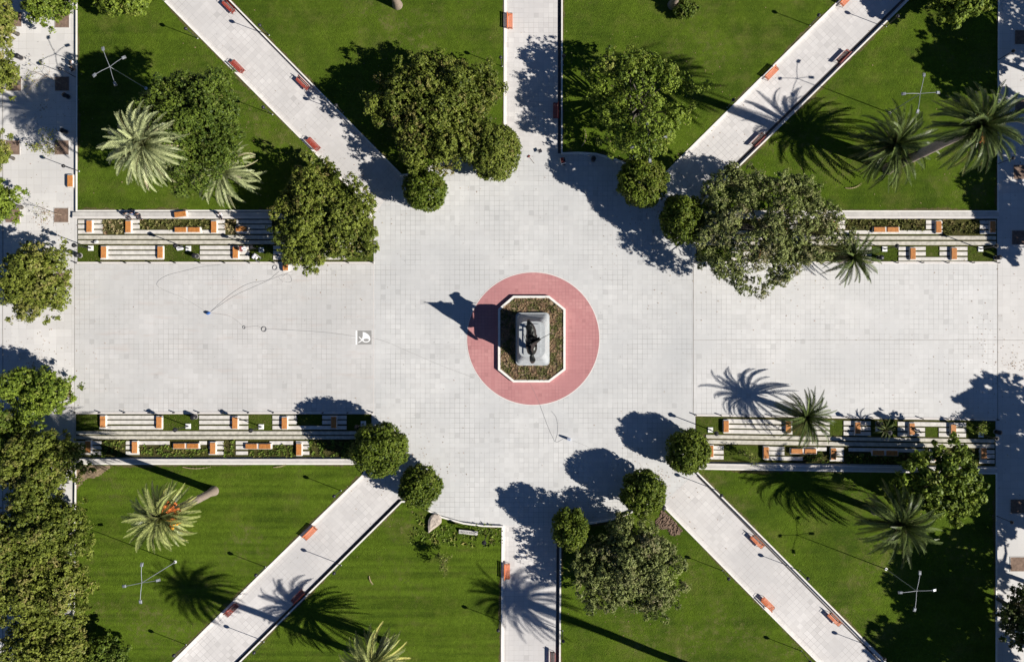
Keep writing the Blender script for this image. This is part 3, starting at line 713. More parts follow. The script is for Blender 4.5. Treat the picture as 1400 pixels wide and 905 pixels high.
tufts('ornamental_grass', [(1098, 1133, 614, 629), (1154, 1269, 615, 629), (1291, 1337, 608, 629)], 8, .32, 'tuftg', 'shaded green plants in the south east terrace bed', seed=6, tilt=TILT)
tufts('ground_cover', [(107, 137, 336, 357), (225, 273, 336, 357), (342, 373, 336, 357), (475, 510, 336, 357), (1192, 1227, 338, 357), (1323, 1361, 338, 357), (136, 170, 567, 567.5), (105, 136, 568, 588), (224, 272, 568, 588), (341, 372, 568, 588)], 5, .07, 'tuft', 'short turf between the terrace slabs', seed=7, wide=.02)

# ------------------------------------------------------------------ furniture
def make_terrace_bench():
    r_ = thing('terrace_bench', 'x', 'bench', (0, 0, 0), 0, 'orange benches of the terraces')
    b = MB(); b.box(-.34, .34, -.76, .76, 0, .36, M['slab'], bevel=.02); b.obj('base', r_)
    b = MB()
    for i in range(5): b.box(-.30 + i * .122, -.30 + i * .122 + .112, -.66, .66, .362, .45, M['orange'], bevel=.012)
    b.obj('seat', r_); return r_
def make_double_bench():
    r_ = thing('double_bench', 'x', 'bench', (0, 0, 0), 0, 'orange benches of the terraces')
    b = MB(); b.box(-1.58, 1.58, -.33, .33, 0, .36, M['slab'], bevel=.02); b.obj('base', r_)
    for s in (-1, 1):
        b = MB()
        for i in range(5): b.box(s * .80 - .66, s * .80 + .66, -.28 + i * .114, -.28 + i * .114 + .104, .362, .45, M['orange'], bevel=.012)
        b.obj('seat', r_)
    return r_
TB, DB = make_terrace_bench(), make_double_bench(); ub, ud = [], []
kb = .45 / CAMH
def tbench(px, py, label, rz=0, z=.0):
    gx, gy = G(px, py, kb); o = place(TB, ub, W(gx, gy, z), rz, label)
ORD = ['first', 'second', 'third', 'fourth', 'fifth', 'sixth', 'seventh', 'eighth', 'ninth', 'tenth', 'eleventh', 'twelfth', 'thirteenth', 'fourteenth', 'fifteenth', 'sixteenth']
def brow(lst, where):
    for i, q in enumerate(lst): tbench(q[0], q[1], f'orange slatted bench, {ORD[i]} from the west in {where}')
brow([(121.5, 309.6), (174.8, 310), (292, 310.5), (430, 311)], 'the wall row, north west terrace')
brow([(141.3, 345), (218.6, 345), (321.6, 345.2)], 'the plaza row, north west terrace')
brow([(977, 314), (1073, 311), (1141.5, 310), (1283.8, 310.4), (1358, 310)], 'the wall row, north east terrace')
brow([(1040, 346), (1248.6, 346.8), (1305, 346.8)], 'the plaza row, north east terrace')
brow([(140, 576.7), (217, 577.6), (320.9, 578.3), (388.7, 578.6), (456, 577.5)], 'the plaza row, south west terrace')
brow([(119.8, 611), (183.7, 611.7), (290.6, 613), (408.4, 614.6)], 'the wall row, south west terrace')
brow([(993, 583), (1078, 583.8), (1173.2, 585), (1247.3, 586.4), (1304, 588)], 'the plaza row, south east terrace')
brow([(972, 617), (1047.8, 619), (1140, 620.6), (1281.6, 622), (1345.7, 620)], 'the wall row, south east terrace')
tbench(389.8, 362, 'loose orange bench turned slightly, standing on the plaza with a cable around', R(4))
tbench(95.4, 247.5, 'single orange bench standing alone on the left sidewalk by the lawn kerb')
tbench(330, 313, 'brown shaded bench lying along the slabs under the big olive green tree', R(90))
o = copy_tree(TB); gx, gy = G(246.6, 293.2, .008); o.location = W(gx, gy, .40); o.rotation_euler.z = R(97)
o['label'] = 'loose orange bench set askew on the north west terrace wall'
for px, py, lb, t in [(255.7, 314.2, 'double orange bench in the wall row of the north west terrace', 0), (1212, 314, 'double orange bench in the grasses of the north east terrace', 0),
                   (253.8, 609.7, 'double orange bench of the south west terrace, western one of two', 0), (352.5, 610.2, 'double orange bench of the south west terrace, eastern one of two', 0),
                   (1099, 617, 'double orange bench of the south east terrace lying in the sun', -TILT), (1210.5, 619.3, 'double bench of the south east terrace lying in deep shade', -TILT)]:
    gx, gy = G(px, py, kb); place(DB, ud, W(gx, gy, 0), t, lb)

def make_red_bench(m):
    r_ = thing('park_bench', 'x', 'bench', (0, 0, 0), 0, 'red wooden benches along the paths')
    b = MB()
    for i in range(4): b.box(-.93, .93, -.20 + i * .125, -.20 + i * .125 + .105, .42, .46, m, bevel=.01)
    b.obj('seat', r_)
    b = MB()
    for i in range(3):
        mt = Matrix.Translation((0, -.27 - i * .035, .56 + i * .13)) @ Matrix.Rotation(R(-74), 4, 'X')
        b.box(-.93, .93, -.05, .05, -.02, .02, m, mt)
    b.obj('backrest', r_)
    for s in (-1, 1):
        b = MB()
        b.tube([(s * .80, .24, 0), (s * .80, .24, .42)], .03, M['black'], 6); b.tube([(s * .80, -.20, 0), (s * .80, -.22, .42), (s * .80, -.39, .90)], .03, M['black'], 6)
        b.box(s * .80 - .03, s * .80 + .03, -.22, .26, .395, .42, M['black'])
        b.tube([(s * .87, -.28, .62), (s * .87, .18, .66), (s * .84, .24, .42)], .022, M['black'], 6)
        b.obj('leg', r_)
    return r_
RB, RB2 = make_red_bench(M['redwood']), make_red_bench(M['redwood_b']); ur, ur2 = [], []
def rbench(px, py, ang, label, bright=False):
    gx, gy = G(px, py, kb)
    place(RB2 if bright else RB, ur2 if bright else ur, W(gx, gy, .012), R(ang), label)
# angle: direction the bench faces is +Y after turning
rbench(312.3, 9.5, 135, 'red bench at the very top of the north west path, east side')
rbench(325.3, 91, -45, 'red bench on the west side of the north west path, upper one')
rbench(413.4, 114.2, 135, 'red bench on the east side of the north west path, nearer the plaza')
rbench(429, 197, -45, 'red bench on the west side of the north west path, nearest the plaza')
rbench(697.5, 29, -90, 'red bench at the left edge of the north path', True)
rbench(759.5, 151.5, 90, 'shaded dark red bench at the right edge of the north path')
rbench(1055.5, 100.5, -135, 'bright orange bench on the left side of the north east path', True)
rbench(1152.5, 77, 45, 'dark red bench on the right side of the north east path, upper one')
rbench(1036.5, 190.8, 45, 'dark red bench beside palm shade on the right side of the north east path')
rbench(1158, 0, -135, 'orange bench cut by the top edge on the north east path', True)
rbench(424.3, 729, -135, 'orange red bench on the upper side of the south west path', True)
rbench(316.8, 834, -135, 'red bench on the left edge of the south west path beside palm shade')
rbench(407, 815, 45, 'dark red bench in palm shade on the lower side of the south west path')
rbench(693.8, 781, -90, 'red bench on the left edge of the south path', True)
rbench(755, 901, 90, 'red bench cut by the bottom edge on the south path')
rbench(1035, 740.5, 135, 'orange red bench on the right side of the south east path, nearer the plaza', True)
rbench(1050, 825, -45, 'orange red bench on the left side of the south east path', True)
rbench(1140.6, 846.5, 135, 'orange red bench on the right side of the south east path, lower one', True)

# ---- lamps
def make_lamp(square):
    r_ = thing('street_lamp', 'x', 'street lamp', (0, 0, 0), 0, 'terrace lamps on white square footings' if square else 'black globe lamps along the paths')
    b = MB()
    if square: b.box(-.30, .30, -.30, .30, .0, .15, M['white'], bevel=.02)
    else: b.tube([(0, 0, 0), (0, 0, .32)], [.09, .07], M['white'], 10)
    b.obj('footing', r_)
    b = MB(); b.tube([(0, 0, .12), (0, 0, .5), (0, 0, 3.1)], [.09 if square else .065, .06 if square else .045, .05 if square else .035], M['black'], 8); b.obj('pole', r_)
    b = MB()
    if square:
        b.tube([(0, 0, 2.95), (0, 0, 3.05), (0, 0, 3.4), (0, 0, 3.62)], [.06, .17, .22, .05], M['black'], 12)
        b.tube([(0, 0, 3.40), (0, 0, 3.44)], [.27, .25], M['black'], 14)
    else:
        b.ball((0, 0, 3.28), .21, M['black'], 14, 8)
        b.tube([(0, 0, 3.02), (0, 0, 3.12)], [.07, .12], M['black'], 10)
    b.obj('lamp_head', r_); return r_
L1, L2 = make_lamp(False), make_lamp(True); u1, u2 = [], []
LAMPS = [(271.5, 54, 'left side of the north west path, upper'), (105.6, 107, 'left sidewalk beside two seated people'), (369, 49.6, 'right side of the north west path, upper'),
 (373.6, 157.6, 'left side of the north west path, lower'), (470, 155, 'right side of the north west path at the olive tree'), (686.8, 92, 'left side of the north path'),
 (770, 90, 'right side of the north path in tree shade'), (993.6, 148, 'left side of the north east path, lower'), (1106.4, 36.3, 'left side of the north east path, upper'), (1210.6, 37.6, 'right side of the north east path'),
 (1363, 83.5, 'right sidewalk above the tallest palm'), (1363, 224.7, 'right sidewalk below the tallest palm'), (110, 235, 'left sidewalk above the lone bench'),
 (255.8, 879.8, 'left side of the south west path, lowest'), (364, 774, 'left side of the south west path, middle'), (361.5, 876, 'right side of the south west path, lower'),
 (467, 670, 'left side of the south west path, nearest the plaza'), (467, 771.5, 'right side of the south west path, upper'), (683.5, 846.8, 'left side of the south path'), (769, 861, 'right side of the south path'),
 (987.5, 779, 'left side of the south east path, upper'), (1092, 778.6, 'right side of the south east path, middle'), (978, 669, 'right side of the south east path, nearest the plaza'),
 (1193, 884.5, 'right side of the south east path, lowest'), (1095, 888.5, 'left side of the south east path, lower'), (1361, 704.5, 'right sidewalk beside the south east lawn')]
for px, py, t in LAMPS: place(L1, u1, W(px, py, .0), 0, 'slim globe lamp on the ' + t)
for px, py, t in [(124.6, 339.5, 'north west terrace, first from the west'), (258, 340, 'north west terrace, second from the west'), (357.7, 342, 'north west terrace, beside the pushchair'), (492, 341.5, 'north west terrace, easternmost'),
   (1209, 340.7, 'north east terrace, western one'), (1340, 340.7, 'north east terrace, eastern one'), (257.7, 582.4, 'south west terrace, western one'), (357.4, 583.2, 'south west terrace, second from the west'), (497, 579, 'south west terrace, shaded eastern one'),
   (971, 587.4, 'south east terrace, beside the round clipped tree'), (1200, 586.5, 'south east terrace, beside the small palm'), (1340.6, 594, 'south east terrace, easternmost'), (665, 731, 'south flower bed by the white nameplate')]:
    place(L2, u2, W(px, py, .0), 0, 'black lantern on white footing, ' + t)
def make_mast():
    r_ = thing('light_mast', 'x', 'light mast', (0, 0, 0), 0, 'tall four arm light masts on the lawns')
    b = MB(); b.tube([(0, 0, 0), (0, 0, .3), (0, 0, 8.0)], [.09, .055, .035], M['steel'], 10); b.tube([(0, 0, 0), (0, 0, .28)], [.2, .18], M['white'], 12); b.obj('pole', r_)
    for i in range(4):
        a = R(90 * i + 6 * (-1) ** i); L = 1.9 if i % 2 else 1.75; d = Vector((math.cos(a), math.sin(a), 0))
        b = MB(); b.tube([(0, 0, 7.85), d * L * .5 + Vector((0, 0, 8.02)), d * L + Vector((0, 0, 8.06))], .028, M['steel'], 6); arm = b.obj('arm', r_)
        mt = Matrix.Translation(d * (L + .12) + Vector((0, 0, 8.0))) @ Matrix.Rotation(a, 4, 'Z') @ Matrix.Rotation(R(12), 4, 'Y')
        b = MB(); b.box(-.22, .22, -.15, .15, -.06, .06, M['grey'], mt, bevel=.03); b.box(-.2, .08, -.13, .13, .0605, .09, M['steel'], mt, bevel=.02); b.obj('lamp_head', arm)
    return r_
MM = make_mast(); um = []
for px, py, rz, lb in [(201, 122, 25, 'four arm steel light mast on the north west lawn, top partly over tree shade'), (241, 767, 4, 'four arm steel light mast on the south west lawn beside the orange fruited palm'),
   (1210.5, 777, -2, 'four arm steel light mast on the south east lawn'), (1215, 155.5, -4, 'four arm steel light mast behind the dark green palm on the north east lawn'),
   (875, 216.5, 10, 'four arm light mast standing under the light green open tree')]:
    place(MM, um, W(px, py, 0), R(rz), lb)
# hooked street lamp past the right edge
b = MB(); r_ = thing('hooked_lamp', 'tall street lamp with hooked arm past the right edge, its shadow on the plaza', 'street lamp', W(1462, 577, 0))
b.tube([(0, 0, 0), (0, 0, 7.9)] + [(-.2 + 0.0 * i, 0, 7.9) for i in range(0)], [.12, .06], M['grey'], 8); b.obj('pole', r_)
b = MB(); b.tube([(0, 0, 7.85), (.05, .1, 8.5), (.5, .25, 8.9), (1.4, .3, 8.95), (2.2, .3, 8.9)], .05, M['grey'], 6); a_ = b.obj('arm', r_)
b = MB(); b.box(2.1, 2.75, .18, .42, 8.8, 8.93, M['grey'], bevel=.03); b.obj('lamp_head', a_)

# ---- bollards
b = MB(); b.tube([(0, 0, 0), (0, 0, .50), (0, 0, .53)], [.065, .065, .045], M['black'], 10)
BO = tag(b.obj('bollard'), 'x', 'bollard', 'short black bollards along the terrace edges'); ubo = []
def bol(n, f, where):
    for i in range(n):
        x, y = f(i); place(BO, ubo, W(x, y, .0), 0, f'short black bollard on the plaza edge of the {where}, {ORD[i]} from the west')
bol(13, lambda i: (105 + 33.8 * i, 359.6), 'north west terrace')
bol(13, lambda i: (950 + 34.5 * i, 359.4), 'north east terrace')
bol(13, lambda i: (103.5 + 33.85 * i, 563.8), 'south west terrace')
bol(13, lambda i: (951 + 34.3 * i, 567 + TILT * 34.3 * i), 'south east terrace')
# ---- litter bins
def make_bin():
    r_ = thing('litter_bin', 'x', 'litter bin', (0, 0, 0), 0, 'black litter bins of the square')
    b = MB(); b.tube([(0, 0, .08), (0, 0, .15), (0, 0, .82), (0, 0, .84)], [.20, .24, .27, .25], M['black'], 16); b.obj('body', r_)
    b = MB(); b.tube([(0, 0, .93), (0, 0, .97), (0, 0, 1.02)], [.29, .27, .08], M['black'], 16)
    for s in (-1, 1): b.tube([(s * .2, 0, .8), (s * .2, 0, .95)], .02, M['black'], 5)
    b.obj('lid', r_); b = MB(); b.tube([(0, 0, 0), (0, 0, .10)], [.30, .30], M['joint'], 14); b.obj('base', r_)
    return r_
BN = make_bin(); ubn = []
for px, py, t in [(110, 349.5, 'west end of the north west terrace'), (270, 350.5, 'turf of the north west terrace'), (268, 569.5, 'turf of the south west terrace'), (1201, 353, 'turf of the north east terrace'), (1361, 353, 'east end of the north east terrace'),
   (1199.5, 578.5, 'bed of the south east terrace'), (1361, 590, 'east end of the south east terrace'), (94, 133, 'left sidewalk shade, upper one'), (91, 181, 'left sidewalk shade, lower one'), (906, 692, 'dug earth beside the south east path'), (30, 80, 'left sidewalk beside the bare sapling'),
   (811, 219, 'shaded plaza edge beside the corner litter cart')]:
    place(BN, ubn, W(px, py, 0), R(px), 'black round litter bin, ' + t)

# ---- tree pits
for px, py, lb in [(85, 28.5, 'under the top round street tree'), (20, 27, 'top left, opposite the round street tree'), (85, 115, 'with the bare sapling'), (19.5, 115, 'opposite the bare sapling'), (84.5, 202, 'with the thinly leaved sapling'), (17.5, 202, 'opposite the thinly leaved sapling'),
      (84, 294.5, 'with the bare twiggy sapling'), (17.5, 294.5, 'opposite the twiggy sapling'), (85, 382.5, 'beside the brownish green tree'), (88, 533, 'beside the green street tree'),
      (1397, 51.5, 'right sidewalk, top'), (1397, 146, 'right sidewalk, level with the tallest palm'), (1395, 235.5, 'right sidewalk, below the tallest palm'), (1393, 325, 'right sidewalk, beside the north east terrace'), (1391, 692, 'right sidewalk, beside the fresh green tree'), (1391, 771, 'right sidewalk, beside the south east mast')]:
    s_ = 10.2; r_ = thing('tree_pit', 'square bare earth tree pit ' + lb, 'tree pit', W(px, py, 0), 0, 'square tree pits of the sidewalks')
    k = s_ / S
    b = MB(); n = 8; rng = np.random.default_rng(int(px * 3 + py)); q = k * .93
    vs = [(-q + 2 * q * i / n, -q + 2 * q * j / n, .012 + rng.uniform(0, .05)) for j in range(n + 1) for i in range(n + 1)]
    b.add(vs, [(j * (n + 1) + i, j * (n + 1) + i + 1, (j + 1) * (n + 1) + i + 1, (j + 1) * (n + 1) + i) for j in range(n) for i in range(n)], M['earth'], True); b.obj('earth', r_)
    b = MB()
    for x0, x1, y0, y1 in ((-k, k, -k, -q), (-k, k, q, k), (-k, -q, -q, q), (q, k, -q, q)): b.box(x0, x1, y0, y1, -.02, .035, M['gutter'])
    b.obj('frame', r_)

# ------------------------------------------------------------------ monument
pl = thing('planter', 'white rimmed octagonal planter around the statue pedestal', 'planter', W(727.2, 463.5, 0))
def local(pts, c=(727.2, 463.5)): return ccw([((x - c[0]) / S, (c[1] - y) / S) for x, y in pts])
OCT = [(702, 404.6), (751, 404.6), (773.2, 422.5), (773.2, 505.5), (751, 522.4), (702, 522.4), (681.2, 505.5), (681.2, 422.5)]
O0 = local(OCT); O1 = inset(O0, .26); n = 8
b = MB(); vs = [(p[0], p[1], 0) for p in O0] + [(p[0], p[1], .40) for p in O0] + [(p[0], p[1], .40) for p in O1] + [(p[0], p[1], .2) for p in O1]
fs = []
for L in range(3): fs += [(L * n + i, L * n + (i + 1) % n, (L + 1) * n + (i + 1) % n, (L + 1) * n + i) for i in range(n)]
b.add(vs, fs, M['kerb']); b.obj('rim', pl)
b = MB(); b.add([(p[0], p[1], .24) for p in O1], [tuple(range(n))], M['soil']); b.obj('soil', pl)
rng = np.random.default_rng(5); V = []; T = []
i1 = [(p[0], p[1]) for p in inset(O0, .38)]
cnt = 0
while cnt < 900:
    x = rng.uniform(-4, 4); y = rng.uniform(-5.1, 5.1)
    if not in_poly(x, y, i1) or (abs(x - .1) < 2.0 and abs(y) < 3.2): continue
    cnt += 1; zone = .5 + .9 * math.sin(x * 2.9 + 1) * math.sin(y * 2.1); kind_ = rng.uniform() < zone
    for j in range(10):
        a = rng.uniform(0, 6.28); L = rng.uniform(.10, .26); b0 = Vector((x, y, .24)); tip = b0 + Vector((math.cos(a) * L, math.sin(a) * L, rng.uniform(.08, .26)))
        w = Vector((-math.sin(a), math.cos(a), 0)) * .035; mid = b0.lerp(tip, .6)
        V.append([b0 - w, b0 + w, tip + w * .5, tip - w * .5]); T.append((rng.uniform(0, .35), 0) if kind_ else (rng.uniform(.2, 1), rng.uniform(.2, 1)))
o = quads('ground_cover', np.array([[list(v) for v in f] for f in V]), np.repeat(np.array(T), 4, axis=0), LV['tuftd']); o.location = pl.location
tag(o, 'low dry and purplish plants filling the octagonal planter', 'plants', None, 'stuff')

PX, PY = 728.3, 463.4
ped = thing('pedestal', 'grey granite pedestal with sloping rounded sides inside the octagonal planter', 'pedestal', W(PX, PY, 0))
def rr(hx, hy, r, z, n=5):
    out = []
    for cx_, cy_, a0 in ((hx - r, hy - r, 0), (-hx + r, hy - r, 90), (-hx + r, -hy + r, 180), (hx - r, -hy + r, 270)):
        for i in range(n + 1):
            a = R(a0 + 90 * i / n); out.append(Vector((cx_ + r * math.cos(a), cy_ + r * math.sin(a), z)))
    return out
b = MB(); HX, HY = 1.99, 3.12; RD = .75
b.loft([rr(HX, HY, .45, 0), rr(HX, HY, .45, .62), rr(HX - .04, HY - .05, .42, .66)], M['granite']); b.obj('plinth', ped)
b = MB(); b.loft([rr(HX - .10, HY - .15, .42, .661), rr(HX - .24, HY - .60, .55, 1.2), rr(HX - .42, HY - .95, RD, 2.0), rr(HX - .52, HY - 1.08, RD, 3.0), rr(HX - .56, HY - 1.14, RD, 3.85), rr(HX - .52, HY - 1.08, RD, 3.88), rr(HX - .52, HY - 1.08, RD, 4.0)], M['granite'], False); b.obj('shaft', ped)
b = MB(); b.loft([rr(.95, 1.75, .2, 4.001), rr(.95, 1.75, .2, 4.14)], M['granite']); b.obj('top_slab', ped)

st = thing('equestrian_statue', 'dark bronze rider on a horse holding a slanted flagpole, on the granite pedestal', 'statue', W(PX - .3, PY - 2.2, 4.14))
def skin(name, verts, edges, radii, m, parent, root=0, sub=2):
    me = bpy.data.meshes.new(name); me.from_pydata([tuple(v) for v in verts], edges, []); me.update()
    o = bpy.data.objects.new(name, me); C.objects.link(o); o.parent = parent
    o.modifiers.new('Skin', 'SKIN'); me.materials.append(m if not isinstance(m, list) else m[0])
    for i, r in enumerate(radii): 
        r = r if hasattr(r, '__len__') else (r, r); me.skin_vertices[0].data[i].radius = r
    me.skin_vertices[0].data[root].use_root = True
    if sub: s = o.modifiers.new('Sub', 'SUBSURF'); s.levels = sub; s.render_levels = sub
    return o
hv = [(0, -1.25, 1.75), (0, -.35, 1.72), (0, .75, 1.85), (-.05, 1.20, 2.10), (-.15, 1.50, 2.42), (-.25, 1.78, 2.22), (-.32, 2.05, 1.90),
      (.30, -1.35, 1.35), (.33, -1.10, .95), (.33, -1.58, .55), (.33, -1.48, .08), (-.30, -1.30, 1.35), (-.33, -.85, .95), (-.33, -1.30, .55), (-.33, -1.15, .08),
      (.28, .85, 1.40), (.30, .92, .75), (.30, .88, .07), (-.28, .95, 1.45), (-.32, 1.50, 1.25), (-.32, 1.45, .70),
      (-.07, 1.42, 2.64), (-.22, 1.42, 2.64), (0, -1.9, 1.85), (.15, -2.5, 1.45), (.1, -2.85, .65)]
he = [(0, 1), (1, 2), (2, 3), (3, 4), (4, 5), (5, 6), (0, 7), (7, 8), (8, 9), (9, 10), (0, 11), (11, 12), (12, 13), (13, 14), (2, 15), (15, 16), (16, 17), (2, 18), (18, 19), (19, 20), (4, 21), (4, 22), (0, 23), (23, 24), (24, 25)]
hr = [.60, .58, .58, .40, .30, .23, .15, .32, .20, .11, .12, .32, .20, .11, .12, .24, .13, .11, .24, .15, .11, .06, .06, (.18, .14), (.36, .16), (.16, .08)]
hs = skin('horse', hv, he, [tuple(q * 1.12 for q in r) if isinstance(r, tuple) else r * 1.12 for r in hr], M['bronze'], st, 1)
rv = [(0, -.25, 2.35), (0, -.28, 2.75), (0, -.25, 3.10), (0, -.22, 3.35), (0, -.18, 3.62), (.34, -.2, 3.12), (.62, -.08, 3.30), (.95, .07, 3.55), (-.34, -.2, 3.05), (-.42, .05, 2.75), (-.15, .45, 2.70),
      (.40, 0, 2.25), (.56, .25, 1.70), (.56, .12, 1.20), (.58, .34, 1.12), (-.40, 0, 2.25), (-.56, .25, 1.70), (-.56, .12, 1.20), (-.58, .34, 1.12)]
re_ = [(0, 1), (1, 2), (2, 3), (3, 4), (2, 5), (5, 6), (6, 7), (2, 8), (8, 9), (9, 10), (0, 11), (11, 12), (12, 13), (13, 14), (0, 15), (15, 16), (16, 17), (17, 18)]
rr_ = [.26, .25, .27, .11, .18, .12, .09, .08, .12, .09, .07, .17, .12, .10, .08, .17, .12, .10, .08]
rd = skin('rider', rv, re_, rr_, M['bronze'], st, 0)
b = MB(); b.tube([(0, -.18, 3.62), (0, -.18, 3.74), (0, -.18, 3.78), (0, -.18, 3.95)], [.2, .36, .2, .14], M['bronze'], 14); b.obj('hat', rd)
A_, B_ = Vector((2.35, .62, 2.40)), Vector((-.02, -.66, 4.95))
b = MB(); b.tube([A_, B_], [.03, .03], M['bronze'], 6); b.tube([B_, B_ + (B_ - A_).normalized() * .25], [.07, .005], M['bronze'], 6); fp = b.obj('flagpole', st)
b = MB(); nu, nv = 14, 8; vs = []
top, p2, p3 = B_, A_.lerp(B_, .56), Vector((.05, -1.85, 2.25))
for i in range(nu + 1):
    for j in range(nv + 1):
        u = i / nu; v = j / nv; a = top.lerp(p3, u); c = top.lerp(p2, u / .5) if u < .5 else p2.lerp(Vector((.25, .35, 2.35)), (u - .5) / .5); p = a.lerp(c, v)
        p = p + Vector((math.sin(u * 9 + v * 3) * .10 * u, math.cos(v * 9) * .05 * u, -.25 * math.sin(math.pi * v) * 0)); vs.append(p)
fs = [(i * (nv + 1) + j, i * (nv + 1) + j + 1, (i + 1) * (nv + 1) + j + 1, (i + 1) * (nv + 1) + j) for i in range(nu) for j in range(nv)]
b.add(vs, fs, M['bronze'], True); fl = b.obj('flag', st); fl.modifiers.new('Solid', 'SOLIDIFY').thickness = .05
b = MB()
for i in range(7):
    t = i / 6; c = Vector((-.02 - .16 * t, .90 + .6 * t, 2.20 + .38 * t)); b.tube([c, c + Vector((-.28, -.12, .02)), c + Vector((-.46, -.30, -.30))], [.12, .11, .03], M['bronze'], 6)
b.obj('mane', hs)
b = MB(); b.tube([(-.25, .35, 2.2), (-.2, 1.2, 2.3), (-.3, 1.9, 2.05)], .02, M['bronze'], 5); b.tube([(-.5, -.9, 2.2), (-.75, .1, 1.9), (-.95, .7, 1.7)], [.04, .03, .01], M['bronze'], 5); b.obj('reins', st)

# ------------------------------------------------------------------ people, seated
def person(px, py, z, rz, label, top, legs, sc=1.0, group=None):
    r_ = thing('person', label, 'person', W(px, py, z), rz, group)
    v = [(0, 0, .10), (0, -.03, .34), (0, -.01, .53), (0, .02, .64), (0, .05, .78), (.19, 0, .54), (.27, .12, .32), (.15, .32, .22), (-.19, 0, .54), (-.27, .12, .32), (-.15, .32, .22),
         (.11, .08, .09), (.14, .48, .14), (.15, .50, -.24), (.15, .64, -.28), (-.11, .08, .09), (-.14, .46, .15), (-.15, .52, -.24), (-.15, .66, -.28)]
    e_ = [(0, 1), (1, 2), (2, 3), (3, 4), (2, 5), (5, 6), (6, 7), (2, 8), (8, 9), (9, 10), (0, 11), (11, 12), (12, 13), (13, 14), (0, 15), (15, 16), (16, 17), (17, 18)]
    rad = [(.17, .13), (.16, .11), (.17, .11), .055, (.085, .10), .07, .05, .04, .07, .05, .04, .10, .075, .05, .045, .10, .075, .05, .045]
    body = skin('body', [(a * sc, b_ * sc, c * sc) for a, b_, c in v], e_, [tuple(q * sc for q in r) if hasattr(r, '__len__') else r * sc for r in rad], M['skin'], r_, 0)
    b = MB(); b.loft([rr(.18 * sc, .14 * sc, .1 * sc, .10 * sc), rr(.19 * sc, .14 * sc, .1 * sc, .35 * sc), rr(.24 * sc, .14 * sc, .1 * sc, .53 * sc), rr(.09 * sc, .08 * sc, .06 * sc, .62 * sc)], top, True)
    for s in (-1, 1): b.tube([(s * .19 * sc, 0, .54 * sc), (s * .27 * sc, .12 * sc, .33 * sc), (s * .19 * sc, .26 * sc, .25 * sc)], [.085 * sc, .068 * sc, .055 * sc], top, 8)
    b.obj('shirt', r_)
    b = MB()
    for s in (-1, 1): b.tube([(s * .09 * sc, -.05 * sc, .10 * sc), (s * .14 * sc, .47 * sc, .15 * sc), (s * .15 * sc, .51 * sc, -.22 * sc)], [.125 * sc, .095 * sc, .07 * sc], legs, 9)
    b.obj('trousers', r_)
    b = MB(); b.ball((0, .02 * sc, .82 * sc), .115 * sc, M['hair'], 12, 7, (1, 1.1, .85)); b.obj('hair', r_)
    return r_
GP = 'people resting around the square'
person(104, 88.5, .33, R(90), 'person in a white shirt sitting on the kerb of the left sidewalk', M['cloth_w'], M['cloth_d'], group=GP)
person(104, 97, .33, R(95), 'person in dark clothes sitting on the kerb near the globe lamp', M['cloth_d'], M['cloth_w'], group=GP)
person(177.5, 294, .42, R(200), 'person in grey dark clothes, westmost of the group on the north west terrace wall', M['grey'], M['cloth_d'], group=GP)
person(185.5, 293.5, .42, R(5), 'person with a pale top, middle of the group on the north west terrace wall', M['cloth_b'], M['cloth_d'], group=GP)
person(193, 294.5, .42, R(190), 'person all in black, eastmost of the group on the north west terrace wall', M['cloth_d'], M['cloth_d'], group=GP)
person(304.5, 293.5, .42, R(170), 'person in black and white sitting alone on the north west terrace wall', M['cloth_w'], M['cloth_d'], group=GP)
person(331.5, 341.5, .40, R(-80), 'person in maroon sitting beside the third bench of the plaza row', M['cloth_r'], M['cloth_w'], group=GP)

# pushchair
ps = thing('pushchair', 'white framed pushchair parked on the turf of the north west terrace', 'pushchair', W(353, 353, .03), R(-38))
b = MB(); b.loft([rr(.30, .20, .08, .35), rr(.42, .27, .1, .62)], M['cloth_d'], False, False); b.box(-.34, .1, -.19, .19, .38, .44, M['white'], bevel=.02); b.obj('seat', ps)
b = MB(); 
for s in (-1, 1): b.tube([(-.45, s * .27, .12), (-.1, s * .27, .45), (.35, s * .25, .85), (.62, s * .25, .98)], .022, M['white'], 6); b.tube([(.40, s * .27, .12), (-.45, s * .27, .72)], .022, M['white'], 6)
b.tube([(.62, -.25, .98), (.62, .25, .98)], .028, M['black'], 6); b.obj('frame', ps)
b = MB(); b.add([(-.5, -.26, .70), (-.5, .26, .70), (-.3, .28, .92), (-.3, -.28, .92), (-.02, .28, .90), (-.02, -.28, .90)], [(0, 1, 2, 3), (3, 2, 4, 5)], M['cloth_w']); b.obj('hood', ps)
for sx in (-.45, .42):
    for sy in (-.29, .29):
        b = MB(); b.tube([(sx, sy - .02, .13), (sx, sy + .02, .13)], .13, M['black'], 14); b.obj('wheel', ps)
# bags and cases
def bag(px, py, z, rz, sz, m, label, name='bag'):
    r_ = thing(name, label, name, W(px, py, z), R(rz))
    x, y, h = sz; b = MB(); b.loft([rr(x * .9, y * .9, min(x, y) * .4, 0), rr(x, y, min(x, y) * .5, h * .4), rr(x * .85, y * .7, min(x, y) * .4, h)], m, True); b.obj('body', r_)
    b = MB(); b.tube([(-x * .5, 0, h * .97), (-x * .3, 0, h * 1.25), (x * .3, 0, h * 1.25), (x * .5, 0, h * .97)], .018, M['black'], 5); b.obj('handle', r_)
bag(246.5, 339.5, .03, 10, (.42, .26, .22), M['cloth_w'], 'pale bag lying on the turf beside the lantern footing')
bag(133, 331, .12, 20, (.22, .16, .22), M['cloth_w'], 'small pale bag on the long slabs near the first plaza row bench')
bag(128.5, 331.8, .12, -20, (.15, .11, .16), M['cloth_d'], 'tiny dark bag on the long slabs beside a pale bag')
